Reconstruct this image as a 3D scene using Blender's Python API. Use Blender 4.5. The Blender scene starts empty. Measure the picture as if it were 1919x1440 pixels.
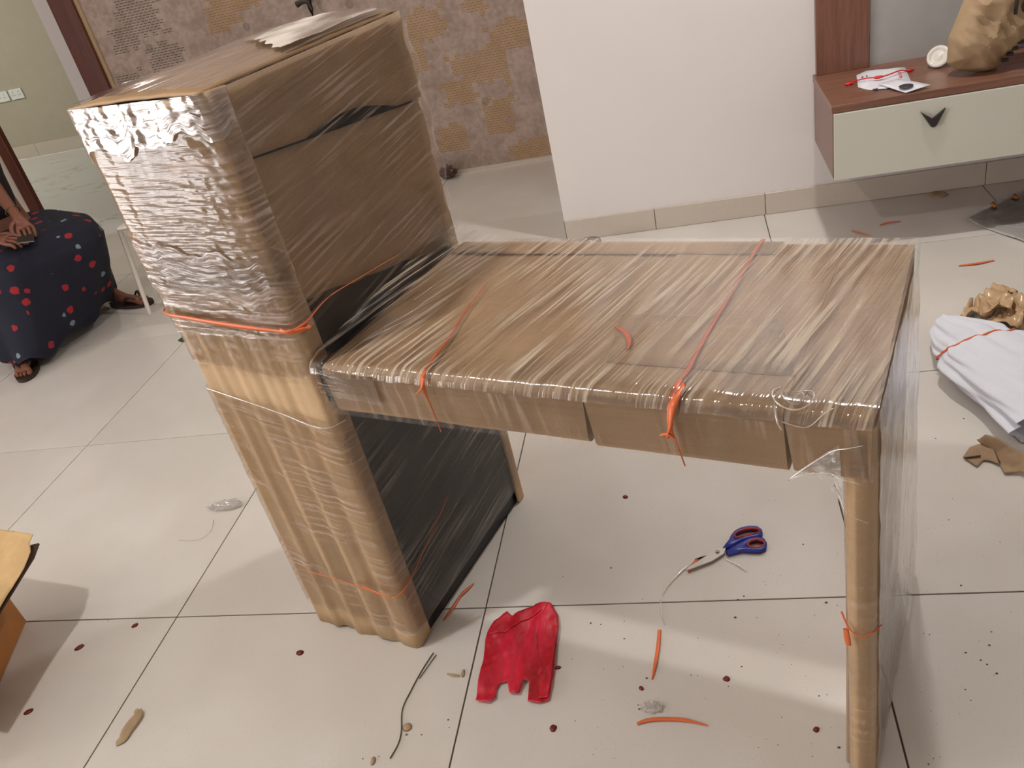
import bpy, bmesh, math, random
from mathutils import Vector, Matrix, noise

random.seed(7)
scene = bpy.context.scene
COL = scene.collection

# ------------------------------------------------------------------ camera
T = 0.8                                            # floor tile pitch, metres
FPX, CX, CY = 1565.54, 959.5, 720.0                # focal length and centre for a 1919 x 1440 frame
CAM = Vector((1.351161, -1.267377, 1.380423))
RX = Vector((0.96707435, 0.14948354, -0.20596569))
RY = Vector((-0.09248635, -0.54754887, -0.83164687))
RZ = Vector((-0.2370938, 0.82331337, -0.51569528))
cam_data = bpy.data.cameras.new('camera')
cam_data.sensor_fit = 'HORIZONTAL'
cam_data.sensor_width = 36.0
cam_data.lens = FPX / 1919.0 * 36.0
cam_data.clip_start = 0.05
camera = bpy.data.objects.new('camera', cam_data)
COL.objects.link(camera)
camera.matrix_world = Matrix(((RX.x, -RY.x, -RZ.x, CAM.x), (RX.y, -RY.y, -RZ.y, CAM.y), (RX.z, -RY.z, -RZ.z, CAM.z), (0, 0, 0, 1)))
scene.camera = camera

# ------------------------------------------------------------------ world, lights, exposure
world = bpy.data.worlds.new('daylight')
scene.world = world
world.use_nodes = True
bg = world.node_tree.nodes['Background']
bg.inputs['Color'].default_value = (1.0, 0.965, 0.96, 1)
bg.inputs['Strength'].default_value = 8.5
vs = scene.view_settings
vs.view_transform = 'Standard'
vs.look = 'None'
vs.gamma = 1.0
vs.use_curve_mapping = False
vs.exposure = 0.16
CEIL = 2.75
LAMPS = [  # x, y, watts, colour
    (-0.05, -0.61, 20, (1.0, 0.965, 0.93), 'round ceiling downlight above the kraft-paper box'),
    (1.80, 1.32, 23, (1.0, 0.965, 0.93), 'round ceiling downlight in front of the floating cabinet'),
    (-1.0, 2.7, 7, (1.0, 0.93, 0.87), 'unseen fill downlight added to brighten the seated person and recess'),  # unseen lamp added as fill for the person and the recess
    (-5.2, 3.9, 48, (1.0, 0.99, 0.94), 'unseen downlight added to light the room behind the doorway'),  # added out of view to brighten the far room
]
PORTAL = bpy.data.lights.new('window_daylight', 'AREA')
PORTAL.shape = 'RECTANGLE'
PORTAL.size, PORTAL.size_y = 2.0, 2.1
PORTAL.cycles.is_portal = True
po = bpy.data.objects.new('window_daylight', PORTAL)
COL.objects.link(po)
po.location = (-3.42, -1.5, 1.05)
po.rotation_euler = (0, -math.pi / 2, 0)

# ------------------------------------------------------------------ helpers
def ray(px, py):
    return RX * ((px - CX) / FPX) + RY * ((py - CY) / FPX) + RZ

def F(px, py, z=0.0):
    """point at height z (floor, shelf ...) that was measured at this pixel"""
    d = ray(px, py)
    t = (z - CAM.z) / d.z
    return CAM + d * t

def W(px, py, y):
    d = ray(px, py)
    t = (y - CAM.y) / d.y
    return CAM + d * t

def tag(o, label=None, cat=None, group=None, kind=None):
    if label: o['label'] = label
    if cat: o['category'] = cat
    if group: o['group'] = group
    if kind: o['kind'] = kind
    return o

def mesh_obj(name, verts, faces, mat, parent=None, smooth=False, uvs=None):
    me = bpy.data.meshes.new(name)
    me.from_pydata([tuple(v) for v in verts], [], faces)
    if uvs is not None:
        lay = me.uv_layers.new(name='UVMap')
        for lp in me.loops:
            lay.data[lp.index].uv = uvs[lp.vertex_index]
    me.validate()
    me.update()
    if smooth:
        for p in me.polygons: p.use_smooth = True
    me.materials.append(mat)
    o = bpy.data.objects.new(name, me)
    COL.objects.link(o)
    if parent: o.parent = parent
    return o

def bm_obj(name, bm, mat, parent=None, smooth=False):
    me = bpy.data.meshes.new(name)
    bmesh.ops.recalc_face_normals(bm, faces=bm.faces)
    bm.to_mesh(me)
    bm.free()
    if smooth:
        for p in me.polygons: p.use_smooth = True
    if mat: me.materials.append(mat)
    o = bpy.data.objects.new(name, me)
    COL.objects.link(o)
    if parent: o.parent = parent
    return o

def empty(name, loc=(0, 0, 0), rz=0.0):
    o = bpy.data.objects.new(name, None)
    COL.objects.link(o)
    o.empty_display_size = 0.05
    o.location = loc
    o.rotation_euler = (0, 0, rz)
    return o

def add_box(bm, lo, hi, bevel=0.0, seg=2):
    c = [(a + b) / 2 for a, b in zip(lo, hi)]
    s = [abs(b - a) for a, b in zip(lo, hi)]
    m = Matrix.Translation(c) @ Matrix.Diagonal((s[0], s[1], s[2], 1))
    r = bmesh.ops.create_cube(bm, size=1.0, matrix=m)
    if bevel:
        es = list({e for v in r['verts'] for e in v.link_edges})
        bmesh.ops.bevel(bm, geom=es, offset=bevel, segments=seg, affect='EDGES', profile=0.5)

def box(name, lo, hi, mat, parent=None, bevel=0.0, seg=2):
    bm = bmesh.new()
    add_box(bm, lo, hi, bevel, seg)
    return bm_obj(name, bm, mat, parent)

def grid(name, fn, nu, nv, mat, parent=None, uvfn=None, thick=0.0):
    vs_, uv, fs = [], [], []
    for j in range(nv + 1):
        for i in range(nu + 1):
            s, t = i / nu, j / nv
            vs_.append(fn(s, t))
            uv.append(uvfn(s, t) if uvfn else (s, t))
    for j in range(nv):
        for i in range(nu):
            a = j * (nu + 1) + i
            fs.append((a, a + 1, a + nu + 2, a + nu + 1))
    o = mesh_obj(name, vs_, fs, mat, parent, True, uv)
    if thick:
        m = o.modifiers.new('thickness', 'SOLIDIFY')
        m.thickness = thick
        m.offset = 0
    return o

def tube_geo(pts, rad, sides=6, flat=1.0, up=Vector((0, 0, 1))):
    pts = [Vector(p) for p in pts]
    n = len(pts)
    rads = rad if isinstance(rad, (list, tuple)) else [rad] * n
    vs_, fs = [], []
    for i, p in enumerate(pts):
        d = (pts[min(i + 1, n - 1)] - pts[max(i - 1, 0)]).normalized()
        a = d.cross(up)
        if a.length < 1e-4: a = d.cross(Vector((1, 0, 0)))
        a.normalize()
        b = a.cross(d).normalized()
        for k in range(sides):
            th = 2 * math.pi * k / sides
            vs_.append(p + a * math.cos(th) * rads[i] + b * math.sin(th) * rads[i] * flat)
    for i in range(n - 1):
        for k in range(sides):
            k2 = (k + 1) % sides
            fs.append((i * sides + k, i * sides + k2, (i + 1) * sides + k2, (i + 1) * sides + k))
    fs.append(tuple(range(sides)))
    fs.append(tuple((n - 1) * sides + k for k in reversed(range(sides))))
    return vs_, fs

def smooth_path(pts, n=6):
    pts = [Vector(p) for p in pts]
    if len(pts) < 3: return pts
    out = []
    for i in range(len(pts) - 1):
        p0, p1, p2, p3 = pts[max(i - 1, 0)], pts[i], pts[i + 1], pts[min(i + 2, len(pts) - 1)]
        for k in range(n):
            t = k / n
            out.append(0.5 * ((2 * p1) + (p2 - p0) * t + (2 * p0 - 5 * p1 + 4 * p2 - p3) * t * t + (3 * p1 - p0 - 3 * p2 + p3) * t ** 3))
    out.append(pts[-1])
    return out

def tube(name, pts, rad, mat, parent=None, sides=6, flat=1.0, up=Vector((0, 0, 1)), sm=6):
    pts = smooth_path(pts, sm) if sm else pts
    if isinstance(rad, (list, tuple)):
        n = len(pts)
        rr = []
        for i in range(n):
            f = i / (n - 1) * (len(rad) - 1)
            k = min(int(f), len(rad) - 2)
            rr.append(rad[k] + (rad[k + 1] - rad[k]) * (f - k))
        rad = rr
    v, f = tube_geo(pts, rad, sides, flat, up)
    return mesh_obj(name, v, f, mat, parent, True)

def sheet(name, outline, mat, parent=None, thick=0.0006, cuts=3, disp=None, smooth=True):
    """flat outline -> triangulated, subdivided, displaced in z and given a thickness"""
    bm = bmesh.new()
    vv = [bm.verts.new(Vector(p)) for p in outline]
    f = bm.faces.new(vv)
    bmesh.ops.triangulate(bm, faces=[f])
    for _ in range(cuts):
        es = [e for e in bm.edges if e.calc_length() > 0.008]
        if not es: break
        bmesh.ops.subdivide_edges(bm, edges=es, cuts=1)
        bmesh.ops.triangulate(bm, faces=bm.faces)
        bmesh.ops.beautify_fill(bm, faces=bm.faces, edges=[e for e in bm.edges if not e.is_boundary])
    if disp:
        for v in bm.verts: v.co = disp(v.co)
    if bm.faces and sum(fc.normal.z for fc in bm.faces) < 0:
        bmesh.ops.reverse_faces(bm, faces=bm.faces)
    o = bm_obj(name, bm, mat, parent, smooth)
    if thick:
        m = o.modifiers.new('thickness', 'SOLIDIFY')
        m.thickness = thick
        m.offset = -1
    return o

def fbm(p, o=4):
    return noise.fractal(Vector(p), 1.0, 2.0, o)

# ------------------------------------------------------------------ materials
def lin(c):
    return tuple(((v / 255.0) / 12.92 if v / 255.0 <= 0.04045 else ((v / 255.0 + 0.055) / 1.055) ** 2.4) for v in c) + (1,)

class NT:
    def __init__(s, name):
        s.m = bpy.data.materials.new(name)
        s.m.use_nodes = True
        s.t = s.m.node_tree
        s.b = s.t.nodes['Principled BSDF']
        s.out = s.t.nodes['Material Output']
    def n(s, kind, **kw):
        nd = s.t.nodes.new(kind)
        for k, v in kw.items():
            if hasattr(nd, k): setattr(nd, k, v)
            else: nd.inputs[k.replace('_', ' ')].default_value = v
        return nd
    def l(s, a, b):
        s.t.links.new(a, b)
    def math(s, op, a, b=None, c=None, clamp=False):
        nd = s.t.nodes.new('ShaderNodeMath')
        nd.operation = op
        nd.use_clamp = clamp
        for i, v in enumerate((a, b, c)):
            if v is None: continue
            if isinstance(v, (int, float)): nd.inputs[i].default_value = v
            else: s.l(v, nd.inputs[i])
        return nd.outputs[0]
    def mix(s, fac, a, b):
        nd = s.t.nodes.new('ShaderNodeMix')
        nd.data_type = 'RGBA'
        for sock, v in ((nd.inputs[0], fac), (nd.inputs[6], a), (nd.inputs[7], b)):
            if isinstance(v, (int, float, tuple)): sock.default_value = v
            else: s.l(v, sock)
        return nd.outputs[2]
    def coords(s, kind='Object', scale=(1, 1, 1), rot=(0, 0, 0)):
        tc = s.t.nodes.new('ShaderNodeTexCoord')
        mp = s.t.nodes.new('ShaderNodeMapping')
        mp.inputs['Scale'].default_value = scale
        mp.inputs['Rotation'].default_value = rot
        s.l(tc.outputs[kind], mp.inputs[0])
        return mp.outputs[0]
    def noise(s, vec, scale, detail=3, rough=0.5):
        nd = s.n('ShaderNodeTexNoise')
        nd.inputs['Scale'].default_value = scale
        nd.inputs['Detail'].default_value = detail
        nd.inputs['Roughness'].default_value = rough
        s.l(vec, nd.inputs['Vector'])
        return nd.outputs[0]
    def ramp(s, fac, lo, hi):
        nd = s.t.nodes.new('ShaderNodeMapRange')
        nd.interpolation_type = 'SMOOTHSTEP'
        s.l(fac, nd.inputs[0])
        nd.inputs[1].default_value, nd.inputs[2].default_value = lo, hi
        return nd.outputs[0]
    def bump(s, h, strength, dist=0.002):
        nd = s.t.nodes.new('ShaderNodeBump')
        nd.inputs['Strength'].default_value = strength
        nd.inputs['Distance'].default_value = dist
        s.l(h, nd.inputs['Height'])
        return nd.outputs[0]

def plain(name, rgb, rough=0.5, var=0.06, vscale=30, metal=0.0, bump=0.0, bscale=200, spec=0.5, trans=0.0, coat=0.0):
    m = NT(name)
    c = lin(rgb)
    nz = m.noise(m.coords(), vscale, 4)
    d = tuple(v * (1 - var * 2) for v in c[:3]) + (1,)
    e = tuple(min(1, v * (1 + var)) for v in c[:3]) + (1,)
    m.l(m.mix(nz, d, e), m.b.inputs['Base Color'])
    m.b.inputs['Roughness'].default_value = rough
    m.b.inputs['Metallic'].default_value = metal
    m.b.inputs['Specular IOR Level'].default_value = spec
    m.b.inputs['Transmission Weight'].default_value = trans
    m.b.inputs['Coat Weight'].default_value = coat
    if bump:
        m.l(m.bump(m.noise(m.coords(), bscale, 3), bump), m.b.inputs['Normal'])
    return m.m

def mat_tile():
    m = NT('porcelain_tile')
    co = m.coords()
    a = m.noise(co, 2.2, 3)
    b = m.noise(co, 320, 2)
    c1 = m.mix(m.ramp(a, .35, .65), lin((210, 204, 196)), lin((218, 213, 206)))
    c2 = m.mix(m.ramp(b, .60, .75), c1, lin((200, 189, 177)))
    m.l(c2, m.b.inputs['Base Color'])
    m.b.inputs['Roughness'].default_value = 0.14
    m.b.inputs['IOR'].default_value = 1.5
    return m.m

def mat_marble():
    m = NT('marble_floor')
    co = m.coords(scale=(1, 2.2, 1), rot=(0, 0, .35))
    a = m.noise(co, 2.5, 7, .65)
    v = m.math('ABSOLUTE', m.math('SUBTRACT', a, .5))
    vein = m.ramp(v, .035, .0)
    patch = m.ramp(m.noise(co, 1.3, 2), .5, .7)
    m.l(m.mix(m.math('MULTIPLY', vein, patch), lin((204, 204, 200)), lin((150, 146, 138))), m.b.inputs['Base Color'])
    m.b.inputs['Roughness'].default_value = .12
    return m.m

def mat_wood(name, a, b, along='z', rough=.35):
    m = NT(name)
    sc = {'z': (60, 60, 2.2), 'x': (2.2, 60, 60), 'y': (60, 2.2, 60)}[along]
    n1 = m.noise(m.coords(scale=sc), 1.0, 5, .6)
    n2 = m.noise(m.coords(scale=tuple(v * 4 for v in sc)), 1.0, 3, .6)
    f = m.math('ADD', m.math('MULTIPLY', n1, .7), m.math('MULTIPLY', n2, .3))
    m.l(m.mix(m.ramp(f, .35, .65), lin(a), lin(b)), m.b.inputs['Base Color'])
    m.b.inputs['Roughness'].default_value = rough
    return m.m

def mat_card(name, rgb, along=(1, 160, 160)):
    m = NT(name)
    c = lin(rgb)
    big = m.noise(m.coords(), 9, 4)
    fine = m.noise(m.coords(), 420, 2)
    rib = m.noise(m.coords(scale=along), 1.0, 2)
    f = m.math('ADD', m.math('MULTIPLY', big, .5), m.math('ADD', m.math('MULTIPLY', fine, .3), m.math('MULTIPLY', rib, .2)))
    m.l(m.mix(m.ramp(f, .3, .7), tuple(v * .82 for v in c[:3]) + (1,), tuple(v * 1.1 for v in c[:3]) + (1,)), m.b.inputs['Base Color'])
    m.b.inputs['Roughness'].default_value = .75
    m.l(m.bump(rib, .12, .001), m.b.inputs['Normal'])
    return m.m

def mat_film(name, haze=.35, lo=.50, hi=.66, refl=2.0, bump=.55, sx=3.0, sy=95.0, tint=(.985, .98, .975, 1), rough=.13, base=.03, hcol=(205, 190, 180)):
    """clear stretch film: streaks run along the U direction of its UV map (metres)"""
    m = NT(name)
    uv = m.coords('UV', (sx, sy, 1))
    uv2 = m.coords('UV', (sx * 2.3, sy * 2.7, 1))
    n1 = m.noise(uv, 1.0, 3, .55)
    n2 = m.noise(uv2, 1.0, 2, .5)
    clump = m.noise(m.coords('UV', (4.5, 7.5, 1)), 1.0, 2, .5)
    h = m.math('ADD', m.math('MULTIPLY', n1, .75), m.math('MULTIPLY', n2, .25))
    nrm = m.bump(h, bump, .004)
    mask = m.math('MULTIPLY', m.ramp(h, lo, hi), m.ramp(clump, .36, .62))
    fr = m.n('ShaderNodeFresnel')
    fr.inputs['IOR'].default_value = 1.5
    m.l(nrm, fr.inputs['Normal'])
    gf = m.math('ADD', m.math('MULTIPLY', fr.outputs[0], refl), base, clamp=True)
    tr = m.n('ShaderNodeBsdfTransparent')
    tr.inputs['Color'].default_value = tint
    gl = m.n('ShaderNodeBsdfGlossy')
    gl.inputs['Roughness'].default_value = rough
    gl.inputs['Color'].default_value = (.95, .95, .95, 1)
    m.l(nrm, gl.inputs['Normal'])
    mx = m.n('ShaderNodeMixShader')
    m.l(gf, mx.inputs[0]); m.l(tr.outputs[0], mx.inputs[1]); m.l(gl.outputs[0], mx.inputs[2])
    df = m.n('ShaderNodeBsdfDiffuse')
    df.inputs['Color'].default_value = lin(hcol)
    mx2 = m.n('ShaderNodeMixShader')
    m.l(m.math('MULTIPLY', mask, haze), mx2.inputs[0]); m.l(mx.outputs[0], mx2.inputs[1]); m.l(df.outputs[0], mx2.inputs[2])
    m.l(mx2.outputs[0], m.out.inputs['Surface'])
    return m.m

def mat_wallpaper():
    """mauve-brown paper with ragged patches of printed dashes and small medallions; coordinates in metres"""
    m = NT('wallpaper')
    tc = m.t.nodes.new('ShaderNodeTexCoord')
    co = tc.outputs['Object']
    n1 = m.noise(m.coords(), 9, 6, .62)
    n2 = m.noise(m.coords(), 45, 4, .6)
    base = m.mix(m.ramp(m.math('ADD', m.math('MULTIPLY', n1, .6), m.math('MULTIPLY', n2, .4)), .36, .64), lin((148, 128, 115)), lin((176, 156, 144)))
    sep = m.t.nodes.new('ShaderNodeSeparateXYZ')
    m.l(co, sep.inputs[0])
    x, z = sep.outputs[0], sep.outputs[2]
    # dash lattice
    cw, ch = .026, .013
    row = m.math('FLOOR', m.math('DIVIDE', z, ch))
    xo = m.math('ADD', m.math('DIVIDE', x, cw), m.math('MULTIPLY', row, .5))
    fx = m.math('FRACT', xo)
    fz = m.math('FRACT', m.math('DIVIDE', z, ch))
    dash = m.math('MULTIPLY', m.math('LESS_THAN', fx, .8), m.math('LESS_THAN', fz, .42))
    # coordinates snapped to the lattice give ragged, stepped patch edges
    qx = m.math('MULTIPLY', m.math('FLOOR', m.math('DIVIDE', x, .03)), .03)
    qz = m.math('MULTIPLY', m.math('FLOOR', m.math('DIVIDE', z, .026)), .026)
    cmb = m.t.nodes.new('ShaderNodeCombineXYZ')
    m.l(qx, cmb.inputs[0]); m.l(qz, cmb.inputs[2])
    jit = m.noise(cmb.outputs[0], 37, 0)
    jit = m.math('MULTIPLY', m.math('SUBTRACT', jit, .5), 1.1)
    def patches(lst):
        acc = None
        for px, py, hw, hh in lst:
            c = W(px, py, 3.228)
            k = (c - CAM).length / FPX
            ax = m.math('ABSOLUTE', m.math('DIVIDE', m.math('SUBTRACT', qx, c.x), hw * k))
            az = m.math('ABSOLUTE', m.math('DIVIDE', m.math('SUBTRACT', qz, c.z), hh * k))
            v = m.math('MAXIMUM', ax, az)
            acc = v if acc is None else m.math('MINIMUM', acc, v)
        return m.math('LESS_THAN', m.math('ADD', acc, jit), 1.0)
    gold = patches([(885, 10, 22, 16), (793, 52, 32, 24), (953, 68, 42, 22), (897, 133, 46, 27), (858, 177, 26, 20), (930, 222, 26, 32), (845, 265, 28, 22), (1000, 287, 48, 22), (440, 5, 42, 14), (413, 35, 26, 20), (778, 105, 12, 30), (700, 300, 40, 24), (560, 90, 40, 22)])
    dark = patches([(257, 38, 38, 27), (233, 78, 24, 20), (310, 115, 30, 25), (240, 155, 26, 12), (380, 200, 40, 22)])
    dots = None
    for px, py in [(280, 90), (462, 50), (910, 190), (655, 8), (500, 200)]:
        c = W(px, py, 3.228)
        dx = m.math('SUBTRACT', x, c.x); dz = m.math('SUBTRACT', z, c.z)
        d = m.math('SQRT', m.math('ADD', m.math('MULTIPLY', dx, dx), m.math('MULTIPLY', dz, dz)))
        dots = d if dots is None else m.math('MINIMUM', dots, d)
    dot = m.math('LESS_THAN', dots, .022)
    ring = m.math('LESS_THAN', dots, .009)
    c = m.mix(m.math('MULTIPLY', gold, .5), base, lin((172, 138, 92)))
    c = m.mix(m.math('MULTIPLY', m.math('MULTIPLY', gold, dash), .6), c, lin((140, 98, 44)))
    c = m.mix(m.math('MULTIPLY', m.math('MULTIPLY', dark, dash), .75), c, lin((62, 50, 42)))
    c = m.mix(m.math('MULTIPLY', dot, .4), c, lin((96, 86, 74)))
    c = m.mix(m.math('MULTIPLY', ring, .35), c, lin((150, 136, 120)))
    m.l(c, m.b.inputs['Base Color'])
    m.b.inputs['Roughness'].default_value = .6
    m.l(m.bump(n2, .15), m.b.inputs['Normal'])
    return m.m

M = {}
M['tile'] = mat_tile()
M['grout'] = plain('grout', (92, 78, 66), .9)
M['marble'] = mat_marble()
M['white_wall'] = plain('white_wall_paint', (226, 220, 217), .55, .015, 6, bump=.04, bscale=260)
M['cream_wall'] = plain('cream_wall_paint', (205, 188, 172), .6, .02, 6)
M['green_wall'] = plain('grey_green_wall_paint', (178, 170, 152), .6, .05, 10)
M['ceiling'] = plain('ceiling_paint', (232, 228, 222), .7, .01)
M['skirting'] = plain('skirting_tile', (200, 189, 176), .22, .03, 60)
M['wallpaper'] = mat_wallpaper()
M['frame_wood'] = mat_wood('door_frame_wood', (74, 32, 20), (98, 46, 28), 'z', .3)
M['cab_wood'] = mat_wood('walnut_laminate', (114, 77, 61), (138, 98, 79), 'x', .3)
M['cab_wood_v'] = mat_wood('walnut_laminate_upright', (108, 72, 58), (130, 90, 74), 'z', .3)
M['drawer'] = plain('drawer_front_laminate', (205, 204, 192), .28, .015, 5)
M['stone'] = plain('grey_stone_laminate', (172, 170, 168), .35, .07, 14)
M['black_metal'] = plain('black_metal', (42, 38, 36), .4, .05)
M['black_rod'] = plain('black_painted_iron', (30, 18, 16), .45, .05)
M['switch'] = plain('socket_plastic', (226, 228, 226), .3, .01)
M['card'] = mat_card('corrugated_cardboard', (183, 152, 117))
M['card_v'] = mat_card('corrugated_cardboard_upright', (200, 169, 130), (160, 160, 1))
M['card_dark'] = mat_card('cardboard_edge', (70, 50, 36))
M['kraft'] = mat_card('kraft_paper', (206, 172, 122), (20, 20, 20))
M['box_card'] = mat_card('orange_brown_cardboard', (176, 118, 62))
M['black_board'] = plain('black_laminate', (30, 28, 28), .3, .1, 20)
M['plinth'] = plain('black_plinth', (9, 8, 8), .35, .05)
M['panel_reflect_tan'] = plain('laminate_painted_reflection', (168, 142, 118), .25, .05, 20)  # tan colour painted in place of the floor's reflection on the panel
M['film'] = mat_film('stretch_film', refl=1.3, haze=.3)
M['film_dense'] = mat_film('stretch_film_dense', haze=.5, lo=.44, hi=.62, refl=2.2, bump=.45, sx=5, sy=85, rough=.12, base=.04, hcol=(222, 206, 202))
M['film_mid'] = mat_film('stretch_film_wrinkled', haze=.45, lo=.45, hi=.62, refl=.9, bump=.55, sx=5, sy=90, rough=.10, base=.012, hcol=(226, 206, 198))
M['film_low'] = mat_film('stretch_film_low', haze=.42, lo=.46, hi=.64, refl=.6, bump=.4, sx=3.5, sy=90, rough=.12, base=.012, hcol=(228, 206, 190))
M['film_top'] = mat_film('stretch_film_taut', haze=.64, lo=.49, hi=.58, refl=1.4, bump=.6, sx=2.4, sy=90, hcol=(212, 197, 178))
M['film_dark'] = mat_film('stretch_film_on_black', haze=.45, lo=.47, hi=.60, refl=.9, bump=.5, sx=1.8, sy=95, base=.01, hcol=(170, 162, 156))
M['film_side'] = mat_film('stretch_film_side', haze=.36, lo=.50, hi=.60, refl=.9, bump=.5, sx=2.6, sy=95, base=.015, hcol=(214, 190, 174))
M['film_front'] = mat_film('stretch_film_front', haze=.28, lo=.46, hi=.66, refl=.7, bump=.3, sx=4, sy=60, base=.01, hcol=(222, 198, 178))
M['film_end'] = mat_film('stretch_film_end', haze=.42, lo=.47, hi=.62, refl=1.0, bump=.5, sx=2.5, sy=80, base=.02, hcol=(214, 198, 186))
M['film_rope'] = mat_film('bunched_film', haze=.55, lo=.2, hi=.6, refl=1.0, bump=.5, sx=30, sy=30, hcol=(232, 224, 218), base=.05)
M['film_cover'] = mat_film('loose_clear_plastic', haze=.25, lo=.4, hi=.7, refl=1.2, bump=.5, sx=14, sy=18, base=.03, hcol=(220, 216, 212))
M['orange'] = plain('orange_plastic_tape', (226, 112, 62), .35, .08, 60)
M['red_bag'] = None
M['skin'] = plain('skin', (128, 80, 60), .5, .08, 12)
M['shirt'] = plain('dark_shirt', (26, 18, 20), .8, .1)
M['hair'] = plain('dark_hair', (18, 14, 13), .5, .1)
M['sandal'] = plain('dark_brown_rubber', (52, 32, 24), .6, .1)
M['plastic_white'] = plain('white_plastic', (222, 216, 206), .3, .02)
M['steel'] = plain('scissor_steel', (176, 172, 166), .28, .03, metal=.9)
M['blue'] = plain('blue_plastic', (46, 56, 150), .35, .03)
M['redlin'] = plain('red_rubber_lining', (158, 40, 34), .45, .03)
M['white_cloth'] = plain('white_cloth', (226, 228, 238), .85, .03, 20, bump=.25, bscale=60)
M['tan_tape'] = plain('brown_packing_tape', (206, 172, 132), .22, .12, 40)
M['scrap_card'] = mat_card('torn_cardboard', (166, 138, 108))
M['petal'] = plain('dark_red_petal', (112, 26, 26), .5, .15, 90)
M['straw'] = plain('dry_straw', (78, 76, 48), .6, .1)
M['husk'] = plain('dry_husk', (178, 152, 118), .7, .1, 60)
M['leaf'] = plain('green_leaf', (52, 84, 44), .5, .1)
M['paper'] = plain('white_paper', (226, 226, 232), .6, .02)
M['red_cord'] = plain('red_cord', (214, 40, 40), .45, .05)
M['ink'] = plain('dark_ink', (56, 54, 60), .6, .02)
M['ink_black'] = plain('black_print', (38, 30, 24), .7, .02)
M['pink_ink'] = plain('pink_print', (226, 130, 136), .6, .02)
M['purple'] = plain('purple_grey_plastic', (108, 92, 108), .4, .05)
M['bag_paper'] = mat_card('brown_bag_paper', (166, 140, 108), (20, 20, 20))
M['scrunchie'] = plain('mauve_brown_fabric', (112, 84, 74), .8, .3, 60)
M['tape_clear'] = mat_film('clear_tape', haze=.5, lo=.3, hi=.6, refl=2.0, bump=.2, sx=2, sy=300, hcol=(150, 124, 128), base=.05)
M['crumb'] = plain('crumbs', (96, 78, 62), .8, .2)

def mat_red_bag():
    m = NT('red_nonwoven_plastic')
    n1 = m.noise(m.coords(scale=(12, 5, 9)), 1.0, 3, .55)
    m.l(m.mix(m.ramp(n1, .35, .65), lin((172, 16, 30)), lin((214, 38, 62))), m.b.inputs['Base Color'])
    m.b.inputs['Roughness'].default_value = .45
    m.l(m.bump(m.noise(m.coords(scale=(40, 16, 30)), 1.0, 4, .6), .6, .006), m.b.inputs['Normal'])
    m.b.inputs['Subsurface Weight'].default_value = .05
    m.b.inputs['Subsurface Radius'].default_value = (.01, .003, .003)
    return m.m
M['red_bag'] = mat_red_bag()

def mat_skirt():
    m = NT('navy_floral_cloth')
    uv = m.coords('Object')
    vo = m.n('ShaderNodeTexVoronoi')
    vo.inputs['Scale'].default_value = 15.0
    vo.inputs['Randomness'].default_value = .8
    dn = m.noise(uv, 60, 2)
    m.l(uv, vo.inputs['Vector'])
    d = m.math('ADD', vo.outputs['Distance'], m.math('MULTIPLY', m.math('SUBTRACT', dn, .5), .22))
    sc = m.n('ShaderNodeSeparateColor')
    m.l(vo.outputs['Color'], sc.inputs[0])
    isred = m.math('LESS_THAN', sc.outputs[0], .50)
    isgrey = m.math('GREATER_THAN', sc.outputs[0], .68)
    fl = m.math('LESS_THAN', d, .26)
    fg = m.math('LESS_THAN', d, .22)
    navy = m.mix(m.noise(uv, 90, 2), lin((14, 16, 30)), lin((26, 30, 50)))
    c = m.mix(m.math('MULTIPLY', fl, isred), navy, lin((158, 34, 44)))
    c = m.mix(m.math('MULTIPLY', fg, isgrey), c, lin((124, 138, 150)))
    m.l(c, m.b.inputs['Base Color'])
    m.b.inputs['Roughness'].default_value = .85
    return m.m
M['skirt'] = mat_skirt()

def mat_newspaper():
    m = NT('newsprint')
    co = m.coords('UV', (1, 1, 1))
    sep = m.t.nodes.new('ShaderNodeSeparateXYZ')
    m.l(co, sep.inputs[0])
    ln = m.math('LESS_THAN', m.math('FRACT', m.math('MULTIPLY', sep.outputs[1], 150)), .5)
    col = m.math('LESS_THAN', m.math('FRACT', m.math('MULTIPLY', sep.outputs[0], 14)), .9)
    wd = m.ramp(m.noise(m.coords('UV', (260, 150, 1)), 1.0, 1), .4, .5)
    f = m.math('MULTIPLY', m.math('MULTIPLY', ln, col), wd)
    m.l(m.mix(m.math('MULTIPLY', f, .6), lin((206, 204, 200)), lin((110, 108, 106))), m.b.inputs['Base Color'])
    m.b.inputs['Roughness'].default_value = .7
    return m.m
M['news'] = mat_newspaper()

def emission(name, col, st):
    m = NT(name)
    e = m.n('ShaderNodeEmission')
    e.inputs['Color'].default_value = col + (1,)
    e.inputs['Strength'].default_value = st
    m.l(e.outputs[0], m.out.inputs['Surface'])
    return m.m

# ------------------------------------------------------------------ the room
YW, YR, YB = 2.044, 3.228, 5.857          # white wall, papered recess wall, wall of the room behind
def struct(o):
    o['kind'] = 'structure'
    return o

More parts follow.
